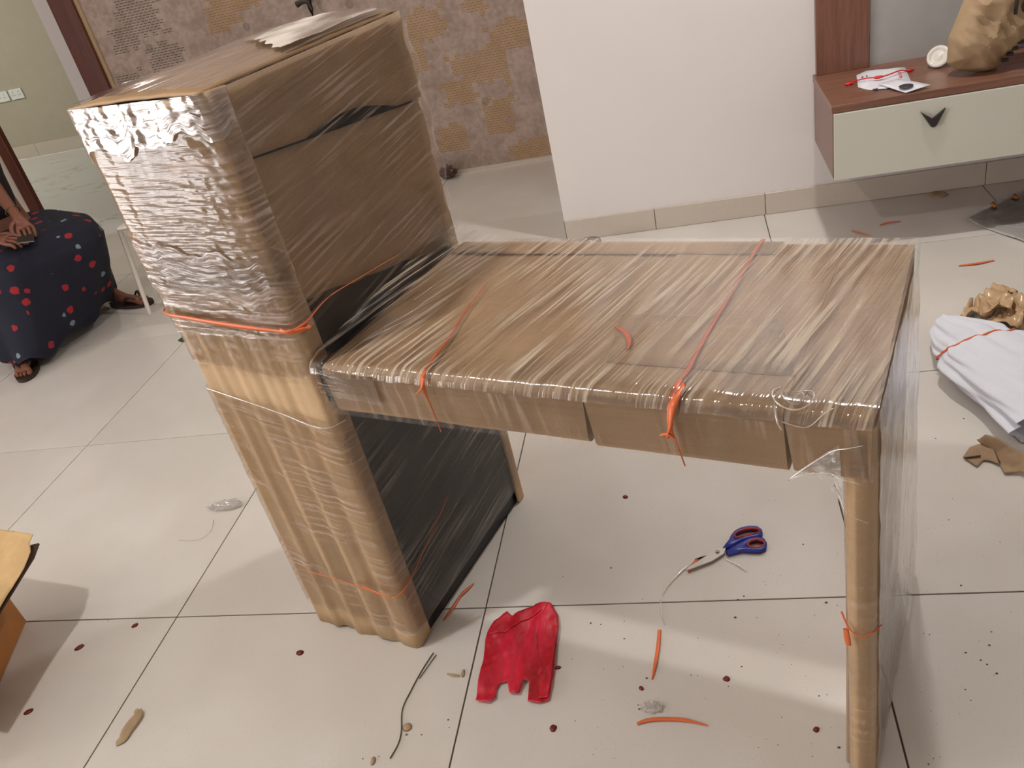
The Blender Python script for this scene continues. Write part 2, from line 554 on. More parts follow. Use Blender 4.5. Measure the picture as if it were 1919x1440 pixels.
floor = struct(box('floor', (-3.5, -3.7, -.06), (4.2, YR, -.0025), M['grout']))
floor['label'] = 'large cream porcelain floor tiles with dark grout joints'
tile_me = None
for i in range(-5, 6):
    for j in range(-5, 5):
        x0, y0 = i * T, j * T
        if x0 + T <= -3.5 or x0 >= 4.2 or y0 + T < -3.7 or y0 >= YR: continue
        full = x0 >= -3.5 and x0 + T <= 4.2 and y0 >= -3.7 and y0 + T <= YR + .01
        if full and tile_me:
            o = bpy.data.objects.new('floor_tile', tile_me)
            COL.objects.link(o)
        else:
            lo = Vector((max(x0, -3.5) - x0, max(y0, -3.7) - y0, 0))
            hi = Vector((min(x0 + T, 4.2) - x0, min(y0 + T, YR) - y0, 0))
            g = .0017
            bm = bmesh.new()
            add_box(bm, (lo.x + g, lo.y + g, -.010), (hi.x - g, hi.y - g, 0), .0006, 1)
            o = bm_obj('floor_tile', bm, M['tile'])
            if full: tile_me = o.data
        o.location = (x0, y0, 0)
        o.parent = floor

struct(box('floor_marble', (-6.6, YR, -.06), (-.9, YB, -.001), M['marble']))['label'] = 'pale veined marble floor of the room behind'
struct(box('ceiling', (-6.7, -3.8, CEIL), (4.3, 6.0, CEIL + .1), M['ceiling']))
struct(box('wall_back', (.792, YW, 0), (4.2, YR + .12, CEIL), M['white_wall']))['label'] = 'smooth white wall projecting beside the recess'
wr = struct(box('wall_recess', (-1.80, YR, 0), (.792, YR + .12, CEIL), M['wallpaper']))
wr['label'] = 'mauve-brown wallpaper with ragged printed patches'
struct(box('wall_left_of_door', (-3.5, YR, 0), (-2.735, YR + .04, CEIL), M['cream_wall']))
struct(box('wall_over_door', (-2.735, YR, 2.12), (-1.80, YR + .12, CEIL), M['wallpaper']))
struct(box('wall_right', (4.2, -3.8, 0), (4.3, YR + .12, CEIL), M['white_wall']))
struct(box('wall_front', (-3.5, -3.8, 0), (4.2, -3.7, CEIL), M['white_wall']))
wl = empty('wall_left'); struct(wl)
for lo, hi in (((-3.6, -3.8, 0), (-3.5, -2.5, CEIL)), ((-3.6, -.5, 0), (-3.5, YR + .12, CEIL)), ((-3.6, -2.5, 2.1), (-3.5, -.5, CEIL))):
    box('wall_panel', lo, hi, M['white_wall'], wl)
win = empty('window_1'); struct(win)
win['label'] = 'balcony sliding door letting in daylight'
for y in (-2.47, -1.5, -.53):
    box('window_frame', (-3.58, y - .03, 0), (-3.52, y + .03, 2.1), M['frame_wood'], win)
box('window_frame', (-3.58, -2.5, 2.05), (-3.52, -.5, 2.1), M['frame_wood'], win)
# room behind the doorway
struct(box('wall_far', (-6.6, YB, 0), (-.9, YB + .1, CEIL), M['green_wall']))['label'] = 'grey-green wall of the room behind the doorway'
struct(box('wall_far_left', (-6.7, YR, 0), (-6.6, YB + .1, CEIL), M['green_wall']))
struct(box('wall_far_right', (-.9, YR + .12, 0), (-.8, YB + .1, CEIL), M['green_wall']))
struct(box('wall_behind_left', (-6.6, YR, 0), (-3.5, YR + .12, CEIL), M['green_wall']))

bb = empty('baseboard_far'); struct(bb)
for k in range(9):
    box('skirting_tile', (-6.58 + k * .62, YB - .012, 0), (-5.963 + k * .62, YB, .12), M['skirting'], bb, .001, 1)
bb = empty('baseboard_back'); struct(bb)
for x0, x1 in ((.792, 1.168), (1.168, 1.606), (1.606, 2.408), (2.408, 3.208), (3.208, 4.0)):
    box('skirting_tile', (x0 + .0012, YW - .011, .001), (x1 - .0012, YW, .09), M['skirting'], bb, .001, 1)
box('skirting_joint', (.79, YW - .006, 0), (4.2, YW, .088), M['grout'], bb)
struct(box('baseboard_recess', (-1.8, YR - .010, 0), (.792, YR, .018), M['skirting']))

dr = empty('door_1'); struct(dr)
dr['label'] = 'open doorway with a dark reddish-brown wooden frame'
jamb = box('door_jamb', (-1.955, YR - .03, 0), (-1.812, YR + .14, 2.12), M['frame_wood'], dr, .004)
box('door_jamb', (-2.735, YR - .02, 0), (-2.66, YR + .02, 2.12), M['frame_wood'], dr, .004)
box('door_head', (-2.735, YR - .03, 2.03), (-1.80, YR + .14, 2.14), M['frame_wood'], dr, .004)
box('frame_bead', (-1.812, YR - .012, 0), (-1.790, YR + .01, 2.14), M['husk'], dr)
box('white_reveal', (-2.17, YR + .145, 0), (-1.96, YR + .20, 2.12), M['white_wall'], dr)
bm = bmesh.new(); add_box(bm, (-1.972, YR + .02, .91), (-1.953, YR + .05, 1.06), .004); add_box(bm, (-1.962, YR + .0, .96), (-1.95, YR + .03, 1.01), .004)
bm_obj('strike_plate', bm, M['black_metal'], jamb)

# wall sockets in the far room
for k, cx in enumerate((-4.80, -4.64)):
    s = empty('wall_socket', (cx, YB, .575))
    tag(s, ['white wall socket cut by the left edge of the photo', 'white double wall socket, nearer the doorway frame'][k], 'socket')
    box('plate', (-.07, -.012, -.045), (.07, 0, .045), M['switch'], s, .004)
    for dx in (-.03, .03):
        bm = bmesh.new()
        for ax, az in ((0, .014), (-.011, -.008), (.011, -.008)):
            add_box(bm, (dx + ax - .003, -.0135, az - .003), (dx + ax + .003, -.011, az + .003))
        bm_obj('socket_holes', bm, M['ink'], s)
        box('rocker', (dx - .008, -.016, .024), (dx + .008, -.011, .038), M['switch'], s, .002)

# dark iron hook on the papered wall
hk = empty('wall_hook', (0, 0, 0))
tag(hk, 'black iron L-shaped handle rod on the papered wall above the tower', 'handle')
a, b_, c = W(566, -8, YR - .05), W(605, 60, YR - .05), W(558, 8, YR - .05)
tube('rod', [W(572, -30, YR - .05), W(578, 2, YR - .05), W(612, 110, YR - .05)], .013, M['black_rod'], hk, 8)
tube('cross_arm', [W(556, 9, YR - .05), W(568, 3, YR - .05), W(582, 3, YR - .05)], [.016, .011, .013], M['black_rod'], hk, 8)
tube('wall_bracket', [W(578, 2, YR - .05), W(578, 2, YR)], .010, M['black_rod'], hk, 8, sm=0)

# ceiling lamps
for x, y, w, colr, lab in LAMPS:
    r = empty('downlight', (x, y, CEIL))
    tag(r, lab, 'downlight', 'ceiling downlights')
    bm = bmesh.new()
    ring = [(.050, -.012), (.075, -.012), (.085, 0), (.050, 0)]
    N = 28
    vv = [[bm.verts.new((q[0] * math.cos(2 * math.pi * k / N), q[0] * math.sin(2 * math.pi * k / N), q[1])) for q in ring] for k in range(N)]
    for k in range(N):
        for j in range(4):
            bm.faces.new((vv[k][j], vv[(k + 1) % N][j], vv[(k + 1) % N][(j + 1) % 4], vv[k][(j + 1) % 4]))
    bm_obj('rim', bm, M['switch'], r, True)
    bm = bmesh.new()
    bmesh.ops.create_cone(bm, cap_ends=True, segments=28, radius1=.05, radius2=.05, depth=.004, matrix=Matrix.Translation((0, 0, -.004)))
    bm_obj('diffuser', bm, emission('lamp_glow', colr, 12), r)
    la = bpy.data.lights.new('downlight_lamp', 'AREA')
    la.shape = 'DISK'
    la.size = .10
    la.energy = w
    la.color = colr
    lo = bpy.data.objects.new('downlight_lamp', la)
    COL.objects.link(lo)
    lo.parent = r
    lo.location = (0, 0, -.02)

# ------------------------------------------------------------------ floating cabinet and wall panels
cab = empty('floating_cabinet', (1.80, 1.623, .268))
tag(cab, 'wall-hung walnut cabinet with white drawer fronts and black arrow handles', 'cabinet')
CW, CD = 1.75, YW - 1.623
box('top_board', (-.004, -.004, .224), (CW, CD, .248), M['cab_wood'], cab, .001, 1)
box('side_panel', (0, .006, 0), (.018, CD, .224), M['cab_wood_v'], cab, .001, 1)
box('back_panel', (.018, CD - .015, 0), (CW, CD, .224), M['cab_wood'], cab)
box('bottom_panel', (.018, .012, 0), (CW, CD - .015, .016), M['cab_wood'], cab)
for k in range(3):
    x0 = .002 + k * .583
    d = box('drawer_front', (x0, -.012, -.002), (x0 + .579, .004, .222), M['drawer'], cab, .0012, 1)
    box('drawer_edge', (x0 - .0006, .004, -.002), (x0 + .004, .012, .222), M['card_dark'], cab)
    cx, cz = x0 + .298, .160
    pts = [(-.038, .028), (-.001, -.001 + .002), (.036, .030), (.012, -.022), (.004, -.028), (-.004, -.026)]
    if k == 0:
        pass
    bm = bmesh.new()
    f1 = [bm.verts.new((cx + p[0], -.012, cz + p[1])) for p in pts]
    f2 = [bm.verts.new((cx + p[0] * .93, -.024, cz + p[1] * .93)) for p in pts]
    bm.faces.new(f2)
    bm.faces.new(list(reversed(f1)))
    for i in range(len(pts)):
        bm.faces.new((f1[i], f1[(i + 1) % len(pts)], f2[(i + 1) % len(pts)], f2[i]))
    bm_obj('handle', bm, M['black_metal'], d)
    d['label'] = 'pale drawer front'
tv = empty('wall_panelling', (1.80, YW, .516))
tag(tv, 'upright walnut board and grey stone sheet rising behind the cabinet top', 'wall panel')
box('walnut_upright', (.006, -.030, 0), (.186, 0, 1.5), M['cab_wood_v'], tv, .001, 1)
box('stone_sheet', (.186, -.012, 0), (1.75, 0, 1.5), M['stone'], tv)

ZC = .516
def C3(px, py, dz=0.0): return F(px, py, ZC + dz)
# papers with red cord
env = sheet('envelope', [C3(1605, 142), C3(1627, 133), C3(1696, 128, .002), C3(1707, 154), C3(1660, 168), C3(1633, 170), C3(1608, 165)], M['paper'], None, .0015, 2, lambda c: Vector((c.x, c.y, c.z + .003 + .003 * fbm(c * 30, 2))))
tag(env, 'white printed envelope tied with red cord, on the cabinet top', 'envelope')
sheet('print_mark', [C3(1683, 136, .009), C3(1688, 135, .009), C3(1691, 143, .009), C3(1686, 144, .009)], M['pink_ink'], env, .0003, 0)
for q in ((1614, 144), (1622, 142)):
    sheet('print_mark', [C3(q[0], q[1], .009), C3(q[0] + 4, q[1] - 1, .009), C3(q[0] + 4, q[1] + 1, .009), C3(q[0] + 1, q[1] + 2, .009)], M['ink'], env, .0003, 0)
sheet('print_mark', [C3(1635, 167, .006), C3(1645, 165, .006), C3(1645, 167, .006), C3(1636, 169, .006)], M['ink'], env, .0003, 0)
card = sheet('leaflet', [C3(1645, 159, .008), C3(1684, 149, .006), C3(1743, 161, .008), C3(1697, 176, .001)], M['paper'], None, .0012, 2, lambda c: Vector((c.x, c.y, c.z + .004)))
tag(card, 'small white leaflet with a dark oval print, lying over the envelope', 'leaflet')
ov = []
for k in range(20):
    th = 2 * math.pi * k / 20
    ov.append(C3(1698 + 14 * math.cos(th) + 1 * math.sin(th), 161 - 2 * math.cos(th) + 4 * math.sin(th), .0142))
sheet('oval_print', ov, M['ink'], card, .0003, 0)
cord = tube('red_cord', [C3(1590, 160, .003), C3(1595, 153, .003), C3(1602, 152, .004), C3(1612, 149, .013), C3(1630, 146, .015), C3(1648, 145, .016), C3(1665, 140, .016), C3(1688, 132, .015), C3(1702, 133, .004), C3(1707, 130, .003)], .0022, M['red_cord'], None, 6)
tag(cord, 'thin red cord with two bright tassel ends across the envelope', 'cord')
for q in ((1592, 157), (1705, 132)):
    p = C3(*q, .005)
    tube('tassel', [p + Vector((-.016, -.004, 0)), p, p + Vector((.014, .004, 0))], [.003, .006, .003], M['red_cord'], cord, 7)
tube('knot', [C3(1638, 146, .013), C3(1645, 145, .015), C3(1655, 143, .013)], [.003, .006, .003], M['red_cord'], cord, 7)

# round white lid leaning
lid = empty('round_lid', C3(1752, 129, 0))
tag(lid, 'round white plastic lid leaning upright beside the brown paper bag', 'lid')
N = 28
prof = [(0, .002), (.012, .002), (.014, .000), (.024, .000), (.026, .003), (.034, .005), (.037, .001), (.037, -.010), (.034, -.011), (0, -.011)]
def lathe(name, prof, mat, parent, mtx, N=28):
    vs_, fs = [], []
    for k in range(N):
        th = 2 * math.pi * k / N
        for r, h in prof: vs_.append(mtx @ Vector((r * math.cos(th), r * math.sin(th), h)))
    m_ = len(prof)
    for k in range(N):
        for j in range(m_ - 1):
            fs.append((k * m_ + j, ((k + 1) % N) * m_ + j, ((k + 1) % N) * m_ + j + 1, k * m_ + j + 1))
    return mesh_obj(name, vs_, fs, mat, parent, True)
ln_ = Vector((-.45, -.70, .55)).normalized()
lm = Matrix.Translation((.012, .012, .036)) @ ln_.to_track_quat('Z', 'Y').to_matrix().to_4x4()
lathe('disc', prof[:7], M['plastic_white'], lid, lm)
lathe('rim', prof[6:], M['plastic_white'], lid, lm)

# brown paper bag
YBG = C3(1840, 146).y + .075
bagroot = empty('paper_bag', (2.30, YBG, ZC))
tag(bagroot, 'crumpled brown paper bag with black printing leaning on the cabinet top', 'paper bag')
bo = bagroot.location
def pillow(name, outline, depth, mat, parent, org, cuts=6, crease=.024):
    """closed bag: outline in an upright plane, bulging to both sides with sharp creases"""
    n = len(outline)
    def edge_dist(p):
        b = 9
        for i in range(n):
            a_, c_ = outline[i], outline[(i + 1) % n]
            e = c_ - a_
            t = max(0, min(1, (p - a_).dot(e) / e.length_squared))
            b = min(b, (p - a_ - e * t).length)
        return b
    bm = bmesh.new()
    fc = bm.faces.new([bm.verts.new(p) for p in outline])
    bmesh.ops.triangulate(bm, faces=[fc])
    for _ in range(cuts):
        bmesh.ops.subdivide_edges(bm, edges=[e for e in bm.edges if e.calc_length() > .010], cuts=1)
        bmesh.ops.triangulate(bm, faces=bm.faces)
        bmesh.ops.beautify_fill(bm, faces=bm.faces, edges=[e for e in bm.edges if not e.is_boundary])
    bound = {v for v in bm.verts if any(e.is_boundary for e in v.link_edges)}
    dup = bmesh.ops.duplicate(bm, geom=list(bm.verts) + list(bm.edges) + list(bm.faces))
    half = set(v for v in dup['geom'] if isinstance(v, bmesh.types.BMVert))
    for v in bm.verts:
        d = edge_dist(v.co)
        f = 1 - math.exp(-d / .028)
        cr_ = abs(noise.noise(Vector((v.co.x * 11, v.co.z * 9, 2.2)))) * 2.2 + abs(noise.noise(Vector((v.co.x * 24 + v.co.z * 14, v.co.z * 12, 7)))) * .9
        off = f * depth - min(1, d / .02) * crease * cr_
        v.co.y += off if v in half else -off
    bmesh.ops.remove_doubles(bm, verts=bm.verts, dist=.0004)
    for v in bm.verts: v.co -= org
    for v in bm.verts: v.co.z = max(v.co.z, .0015)
    o = bm_obj(name, bm, mat, parent, True)
    o.data.set_sharp_from_angle(angle=math.radians(24))
    return o
pillow('bag_body', [W(x, y, YBG) for x, y in ((1777, 72), (1774, 118), (1792, 132), (1842, 136), (1868, 128), (1888, 108), (1925, 66), (1975, 10), (1985, -90), (1900, -110), (1835, -80), (1806, 0))], .085, M['bag_paper'], bagroot, bo)
def text_mesh(name, body, size, mat, parent, mtx, ext=.0006):
    cu = bpy.data.curves.new(name, 'FONT')
    cu.body = body
    cu.size = size
    cu.extrude = ext
    cu.align_x = 'CENTER'
    tmp = bpy.data.objects.new(name + '_tmp', cu)
    COL.objects.link(tmp)
    bpy.context.view_layer.update()
    dg = bpy.context.evaluated_depsgraph_get()
    me = bpy.data.meshes.new_from_object(tmp.evaluated_get(dg))
    bpy.data.objects.remove(tmp)
    me.transform(mtx)
    me.materials.clear()
    me.materials.append(mat)
    o = bpy.data.objects.new(name, me)
    COL.objects.link(o)
    o.parent = parent
    return o
tp = W(1911, 26, YBG - .086) - bo
text_mesh('bag_print', '10', .060, M['ink_black'], bagroot, Matrix.Translation((tp.x + .004, -.084, tp.z)) @ Matrix.Rotation(math.radians(90), 4, 'X') @ Matrix.Shear('XY', 4, (.35, 0)) , .004)
for k, q in enumerate(((1880, 110), (1889, 99), (1898, 88), (1909, 76))):
    p_ = W(q[0], q[1], YBG - .02) - bo
    box('bag_print', (p_.x - .008, -.044, p_.z - .005), (p_.x + .009, -.030, p_.z + .004), M['ink_black'], bagroot)
# purple-grey carton behind the bag
pc = box('purple_carton', (2.40, 1.93, ZC), (2.60, 2.02, ZC + .09), M['purple'], None, .004)
tag(pc, 'purple-grey carton half hidden behind the brown paper bag', 'carton')

# ------------------------------------------------------------------ the wrapped desk
desk = empty('wrapped_desk', (.671, -.109, 0), math.radians(-18.2))
tag(desk, 'tall desk with side tower wrapped in cardboard and clear stretch film', 'desk')
TX0, TD, TH = -.294, .512, 1.198            # tower: x from TX0 to 0, depth, height
body = box('tower_body', (TX0 + .012, .014, .030), (-.004, TD - .010, TH - .008), M['black_board'], desk)
body['label'] = 'black laminate side of the tower'
box('tower_plinth', (TX0 + .014, .016, 0), (-.006, TD - .012, .034), M['plinth'], desk)

def wave(x, z):
    a = .0036 * (0.75 + .35 * math.sin(z * 5 + 1))
    return a * math.sin(2 * math.pi * x / .070 + .7 * math.sin(z * 3.1)) + .0010 * math.sin(2 * math.pi * x / .031 + z * 4)

def corner_path(t, off=0.0):
    """round the end of the tower: left side -> front face -> strip on the right side; returns x, y, nx, ny"""
    r = .016
    x0, x1 = TX0 - off, 0.004 + off
    y0 = -.004 - off
    L = [.05, r * 1.57, x1 - x0 - 2 * r, r * 1.57, .030]
    tot = sum(L)
    d = t * tot
    if d <= L[0]: return x0, y0 + r + L[0] - d, -1, 0, 0
    d -= L[0]
    if d <= L[1]:
        a = d / r
        return x0 + r - r * math.cos(a), y0 + r - r * math.sin(a), -math.cos(a), -math.sin(a), 0
    d -= L[1]
    if d <= L[2]:
        f = d / L[2]
        return x0 + r + d, y0, 0, -1, min(1, 6 * f, 6 * (1 - f))
    d -= L[2]
    if d <= L[3]:
        a = d / r
        return x1 - r + r * math.sin(a), y0 + r - r * math.cos(a), math.sin(a), -math.cos(a), 0
    d -= L[3]
    return x1, y0 + r + d, 1, 0, 0

def end_pt(t, z, off):
    x, y, nx, ny, w = corner_path(t, off)
    return Vector((x + nx * 0, y + (wave(x, z) * w), z))

grid('cardboard_end_lower', lambda s, t: end_pt(s, .003 + t * .903 + (1 - t) * .006 * math.sin(s * 21), .0), 110, 24, M['card_v'], desk, thick=.003)
grid('cardboard_end_upper', lambda s, t: end_pt(s, .893 + .004 * math.sin(s * 9) + t * (TH - .893), .004), 110, 12, M['card_v'], desk, thick=.003)
# side sheets above the table
def side_low(s, t):
    y = .012 + s * (TD - .012)
    zb = .846 - .118 * s + .006 * fbm((y * 14, 2, 0), 3) - (.012 if s > .93 else 0)
    zt = 1.088 - .055 * s
    return Vector((.0025 + .003 * math.sin(s * 3.1) * math.sin(t * 3.1), y, zb + (zt - zb) * t))
def side_up(s, t):
    y = .012 + s * (TD - .006)
    zb = 1.092 - .055 * s + .021 * max(0, math.sin((s - .30) / .52 * math.pi) if .30 < s < .82 else 0)
    return Vector((.0035 + .004 * math.sin(s * 3.1) * (1 - t), y, zb + (TH - zb) * t))
grid('cardboard_side_lower', side_low, 60, 12, M['card'], desk, thick=.003)
grid('cardboard_side_upper', side_up, 60, 8, M['card'], desk, thick=.003)
grid('cardboard_top', lambda s, t: Vector((TX0 + s * (.004 - TX0), -.013 + t * (TD + .011), TH + .003 + .004 * math.sin(s * math.pi) + .003 * fbm((s * 4, t * 5, 1), 2))), 24, 30, M['card'], desk, thick=.003)
box('cardboard_left', (TX0 - .003, .035, .004), (TX0 + .002, TD, TH), M['card'], desk)
box('cardboard_back', (TX0, TD - .006, .004), (.0, TD + .002, TH), M['card'], desk)
box('cardboard_back_corner', (-.002, TD - .026, .004), (.0055, TD + .002, .80), M['card_v'], desk, .002)

# table slab
TZ0, TZ1, TL, YF = .640, .735, .905, -.008
box('table_core', (.004, .008, TZ0 + .012), (TL - .012, .484, TZ1 - .010), M['black_board'], desk)
def wrap(name, x0, x1, grow, sh0, sh1):
    r = .016
    y0, y1, z0, z1 = YF - grow, .492 + grow, TZ0 - grow, TZ1 + grow
    prof = []
    for cy, cz, a0 in ((y0 + r, z1 - r, 90), (y0 + r, z0 + r, 180), (y1 - r, z0 + r, 270), (y1 - r, z1 - r, 0)):
        for k in range(6):
            a = math.radians(a0 + k * 18)
            prof.append((cy + r * math.cos(a), cz + r * math.sin(a)))
    n = len(prof)
    nx = 14
    vs_, fs = [], []
    for i in range(nx + 1):
        f = i / nx
        for (y, z) in prof:
            fr = max(0, min(1, 1 - (y - YF) / .25))
            dz = (z1 - z) / (z1 - z0)
            x = x0 + (x1 - x0) * f + (sh0 * (1 - f) + sh1 * f) * dz * fr
            sag = .0022 * fbm((x * 7, y * 7, z * 7 + grow * 900), 2)
            vs_.append(Vector((x, y + (sag if y < .02 else 0), z + (sag if z > .7 else 0))))
    for i in range(nx):
        for k in range(n):
            fs.append((i * n + k, i * n + (k + 1) % n, (i + 1) * n + (k + 1) % n, (i + 1) * n + k))
    fs.append(tuple(reversed(range(n))))
    fs.append(tuple(nx * n + k for k in range(n)))
    o = mesh_obj(name, vs_, fs, M['card'], desk, True)
    o.data.polygons[len(fs) - 1].use_smooth = False
    o.data.polygons[len(fs) - 2].use_smooth = False
    o.data.set_sharp_from_angle(angle=math.radians(40))
    return o
wrap('cardboard_table_wrap', .030, .521, .000, .010, -.004)
wrap('cardboard_table_wrap', .522, .800, .003, .010, .004)
wrap('cardboard_table_wrap', .8005, TL, .003, .012, 0)
sheet('cardboard_table_patch', [(.50, .212, TZ1 + .0045), (.75, .220, TZ1 + .0045), (.80, .070, TZ1 + .0045), (.53, .070, TZ1 + .0045)], M['card'], desk, .001, 2)
sheet('cardboard_table_patch', [(.04, .43, TZ1 + .0045), (.70, .437, TZ1 + .0045), (.70, .488, TZ1 + .0045), (.04, .485, TZ1 + .0045)], M['card'], desk, .001, 2)

# end panel of the table with its rounded edge protector
ep = box('end_panel', (.872, .012, .002), (.902, .486, TZ0), M['panel_reflect_tan'], desk, .002)
ep['label'] = 'end panel seen through the film, floor reflection painted in as tan'
def leg_pt(s, t):
    a = math.pi * (s * 1.5 - .25)
    hw = .0195
    z = .002 + t * .715
    x = .890 + .006 * t * 0 - math.cos(math.pi * min(1, max(0, (s - .2) / .6))) * hw
    if s < .2: y = -.010 + .026 + (.2 - s) / .2 * .03
    elif s > .8: y = -.010 + .026 + (s - .8) / .2 * .03
    else: y = -.010 + .026 - math.sin(math.pi * (s - .2) / .6) * .026
    return Vector((x + .010 * (1 - t), y, z))
grid('leg_edge_protector', leg_pt, 30, 30, M['card_v'], desk, thick=.003)

# stretch film
def uvm(w, h): return lambda s, t: (s * w, t * h)
def wr3(p, k=40, a=.002): return a * fbm(p * k, 3)
def f_end_up(s, t):
    z = .79 + t * (TH + .003 - .79)
    x, y, nx, ny, w = corner_path(s, .0085)
    p = Vector((x, y - .003 * w + .12 * wave(x, z) * w, z))
    k = .35 + .65 * max(0, min(1, .5 + 1.4 * fbm((x * 7, z * 6, 11), 2)))
    n = .0030 * fbm((x * 4 + z * 3, z * 75 + x * 9, 3), 3) + .0012 * fbm((x * 17 - z * 11, z * 48 + x * 30, 9), 3)
    p.y -= abs(n) * k
    p.x += .003 * fbm((z * 30, 5, 0), 2) * (1 if s > .8 or s < .2 else 0)
    return p
grid('stretch_film', f_end_up, 140, 150, M['film_mid'], desk, uvm(.42, .41))
def f_end_cap(s, t):
    zb = 1.118 + .030 * fbm((s * 6, 2, 0), 3) + .03 * s
    x, y, nx, ny, w = corner_path(s, .0125)
    z = zb + (TH + .004 - zb) * t
    return Vector((x, y - .003 * w + .25 * wave(x, z) * w - .0020 * abs(fbm((x * 22, z * 40, 4), 3)), z))
grid('stretch_film', f_end_cap, 120, 40, M['film_dense'], desk, uvm(.42, .1))
def f_end_band(s, t):
    zb = .885 + .020 * fbm((s * 5, 8, 0), 3) - .03 * s
    zt = .985 + .030 * fbm((s * 5, 5, 0), 3) - .05 * s
    x, y, nx, ny, w = corner_path(s, .0120)
    z = zb + (zt - zb) * t
    return Vector((x, y - .003 * w - .0022 * abs(fbm((x * 12 + z * 9, z * 60, 4), 3)), z))
grid('stretch_film', f_end_band, 120, 40, M['film_mid'], desk, lambda s, t: (s * .42, t * .1 + s * .03))
def f_end_mid(s, t):
    zt = .805
    zb = .712 + .008 * math.sin(s * 7)
    p = end_pt(s, zb + (zt - zb) * t, .0055)
    p.y -= .0015 * abs(fbm((p.x * 12, p.z * 40, 3), 2))
    return p
grid('stretch_film', f_end_mid, 100, 20, M['film_front'], desk, uvm(.42, .1))
def f_end_low(s, t):
    zt = .672 - .068 * s
    zb = .055 + .01 * math.sin(s * 5)
    p = end_pt(s, zb + (zt - zb) * t, .0055)
    p.y -= .0022 * abs(fbm((p.x * 9, p.z * 45, 7), 3))
    return p
grid('stretch_film', f_end_low, 100, 90, M['film_low'], desk, lambda s, t: (s * .42 + t * .03, t * .6 + s * .03))
def f_side(s, t):
    y = -.006 + s * (TD + .012)
    zb = .742
    z = zb + (TH + .004 - zb) * t
    x = .0105 + .002 * fbm((y * 8, z * 25, 1), 3)
    if s > .93: x += .004 * math.sin((s - .93) / .07 * math.pi) ; y += .016 * math.sin(t * 14) ** 2 * (s - .93) / .07
    return Vector((x, y, z))
grid('stretch_film', f_side, 70, 60, M['film_side'], desk, lambda s, t: (s * .52, t * .46 - s * .075))
def f_panel(s, t):
    y = -.002 + s * (TD + .004)
    z = .045 + .01 * s + t * (.635 - .045)
    return Vector((.0095 + .0015 * fbm((y * 9, z * 20, 5), 2), y, z))
grid('stretch_film', f_panel, 50, 50, M['film_dark'], desk, lambda s, t: (s * .52, t * .6 - s * .05))
def f_top(s, t):
    x = TX0 - .004 + s * (.012 - TX0)
    y = -.006 + t * (TD + .010)
    z = TH + .010 + .006 * math.sin(s * math.pi) + .003 * fbm((x * 20, y * 6, 2), 3)
    return Vector((x, y, z))
grid('stretch_film', f_top, 40, 50, M['film'], desk, lambda s, t: (t * .52, s * .3))
M['film_painted_glare'] = mat_film('plastic_with_painted_glare', haze=.75, lo=.1, hi=.5, refl=3.0, bump=.25, sx=2, sy=14, base=.12, rough=.1, hcol=(236, 228, 216))  # diffuse white haze stands in for the bright reflection on the tower top
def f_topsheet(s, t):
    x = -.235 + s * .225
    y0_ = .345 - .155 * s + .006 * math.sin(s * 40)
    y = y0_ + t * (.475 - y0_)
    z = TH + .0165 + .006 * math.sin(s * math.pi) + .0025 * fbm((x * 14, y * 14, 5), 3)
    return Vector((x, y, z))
o = grid('plastic_sheet_glare', f_topsheet, 30, 30, M['film_painted_glare'], desk, lambda s, t: (t * .24, s * .27))
o['label'] = 'clear plastic sheet on the tower top, bright reflection painted in as white haze'
def f_table(s, t):
    # over the rounded front edge and across to the back edge of the top
    x = .010 + s * (TL + .006 - .010)
    r = .022
    L2 = .480
    y0, z1 = YF - .007, TZ1 + .0105
    d = t * (r * 1.57 + L2)
    if d < r * 1.57:
        a = d / r
        p = Vector((x, y0 + r - r * math.cos(a), z1 - r + r * math.sin(a)))
    else:
        y = y0 + r + (d - r * 1.57)
        z = z1
        if s < .16: z += (.16 - s) / .16 * .035 * (y / .5 * .9 + .1)
        p = Vector((x, y, z))
    p.z += .0022 * fbm((x * 26, p.y * 4, 3), 3) + .001
    return p
grid('stretch_film', f_table, 110, 60, M['film_top'], desk, lambda s, t: (t * .52 - s * .02, s * .9 - t * .10))
def f_front(s, t):
    x = .020 + s * (TL + .004 - .020)
    return Vector((x, YF - .0068 + .0012 * fbm((x * 20, t * 3, 8), 2), TZ0 + .004 + t * (TZ1 - .0115 - TZ0 - .004)))
grid('stretch_film', f_front, 90, 12, M['film_front'], desk, lambda s, t: (t * .09, s * .9 + t * .01))
def f_end(s, t):
    y = .004 + s * .488
    z = .004 + t * (TZ1 + .002)
    x = .913 + .022 * s * (1 - t) + .003 * fbm((y * 14, z * 14, 2), 3) + .010 * (1 - t) * (1 - s)
    return Vector((x, y, z))
grid('stretch_film', f_end, 40, 60, M['film_end'], desk, lambda s, t: (t * .7 + s * .25, s * .5 - t * .12))
# film wrapped round the leg protector
grid('stretch_film', lambda s, t: leg_pt(.12 + s * .8, t) + Vector((0, -.004, 0)) + Vector((-.003 if s < .5 else .003, 0, 0)), 24, 40, M['film_front'], desk, lambda s, t: (s * .08, t * .7))
# clear web between the slab and the leg
web = []
def f_web(s, t):
    a = Vector((.812, YF - .006, TZ0 + .002)); b_ = Vector((.868, YF - .006, TZ0 + .060)); c_ = Vector((.872, YF - .004, TZ0 - .045))
    top = a.lerp(b_, s); bot = a.lerp(c_, s)
    bot.z += .022 * math.sin(s * math.pi)
    p = top.lerp(bot, t)
    p.y += .003 * fbm((p.x * 60, p.z * 60, 1), 2)
    return p
grid('stretch_film', f_web, 20, 14, M['film_dense'], desk, uvm(.08, .06))
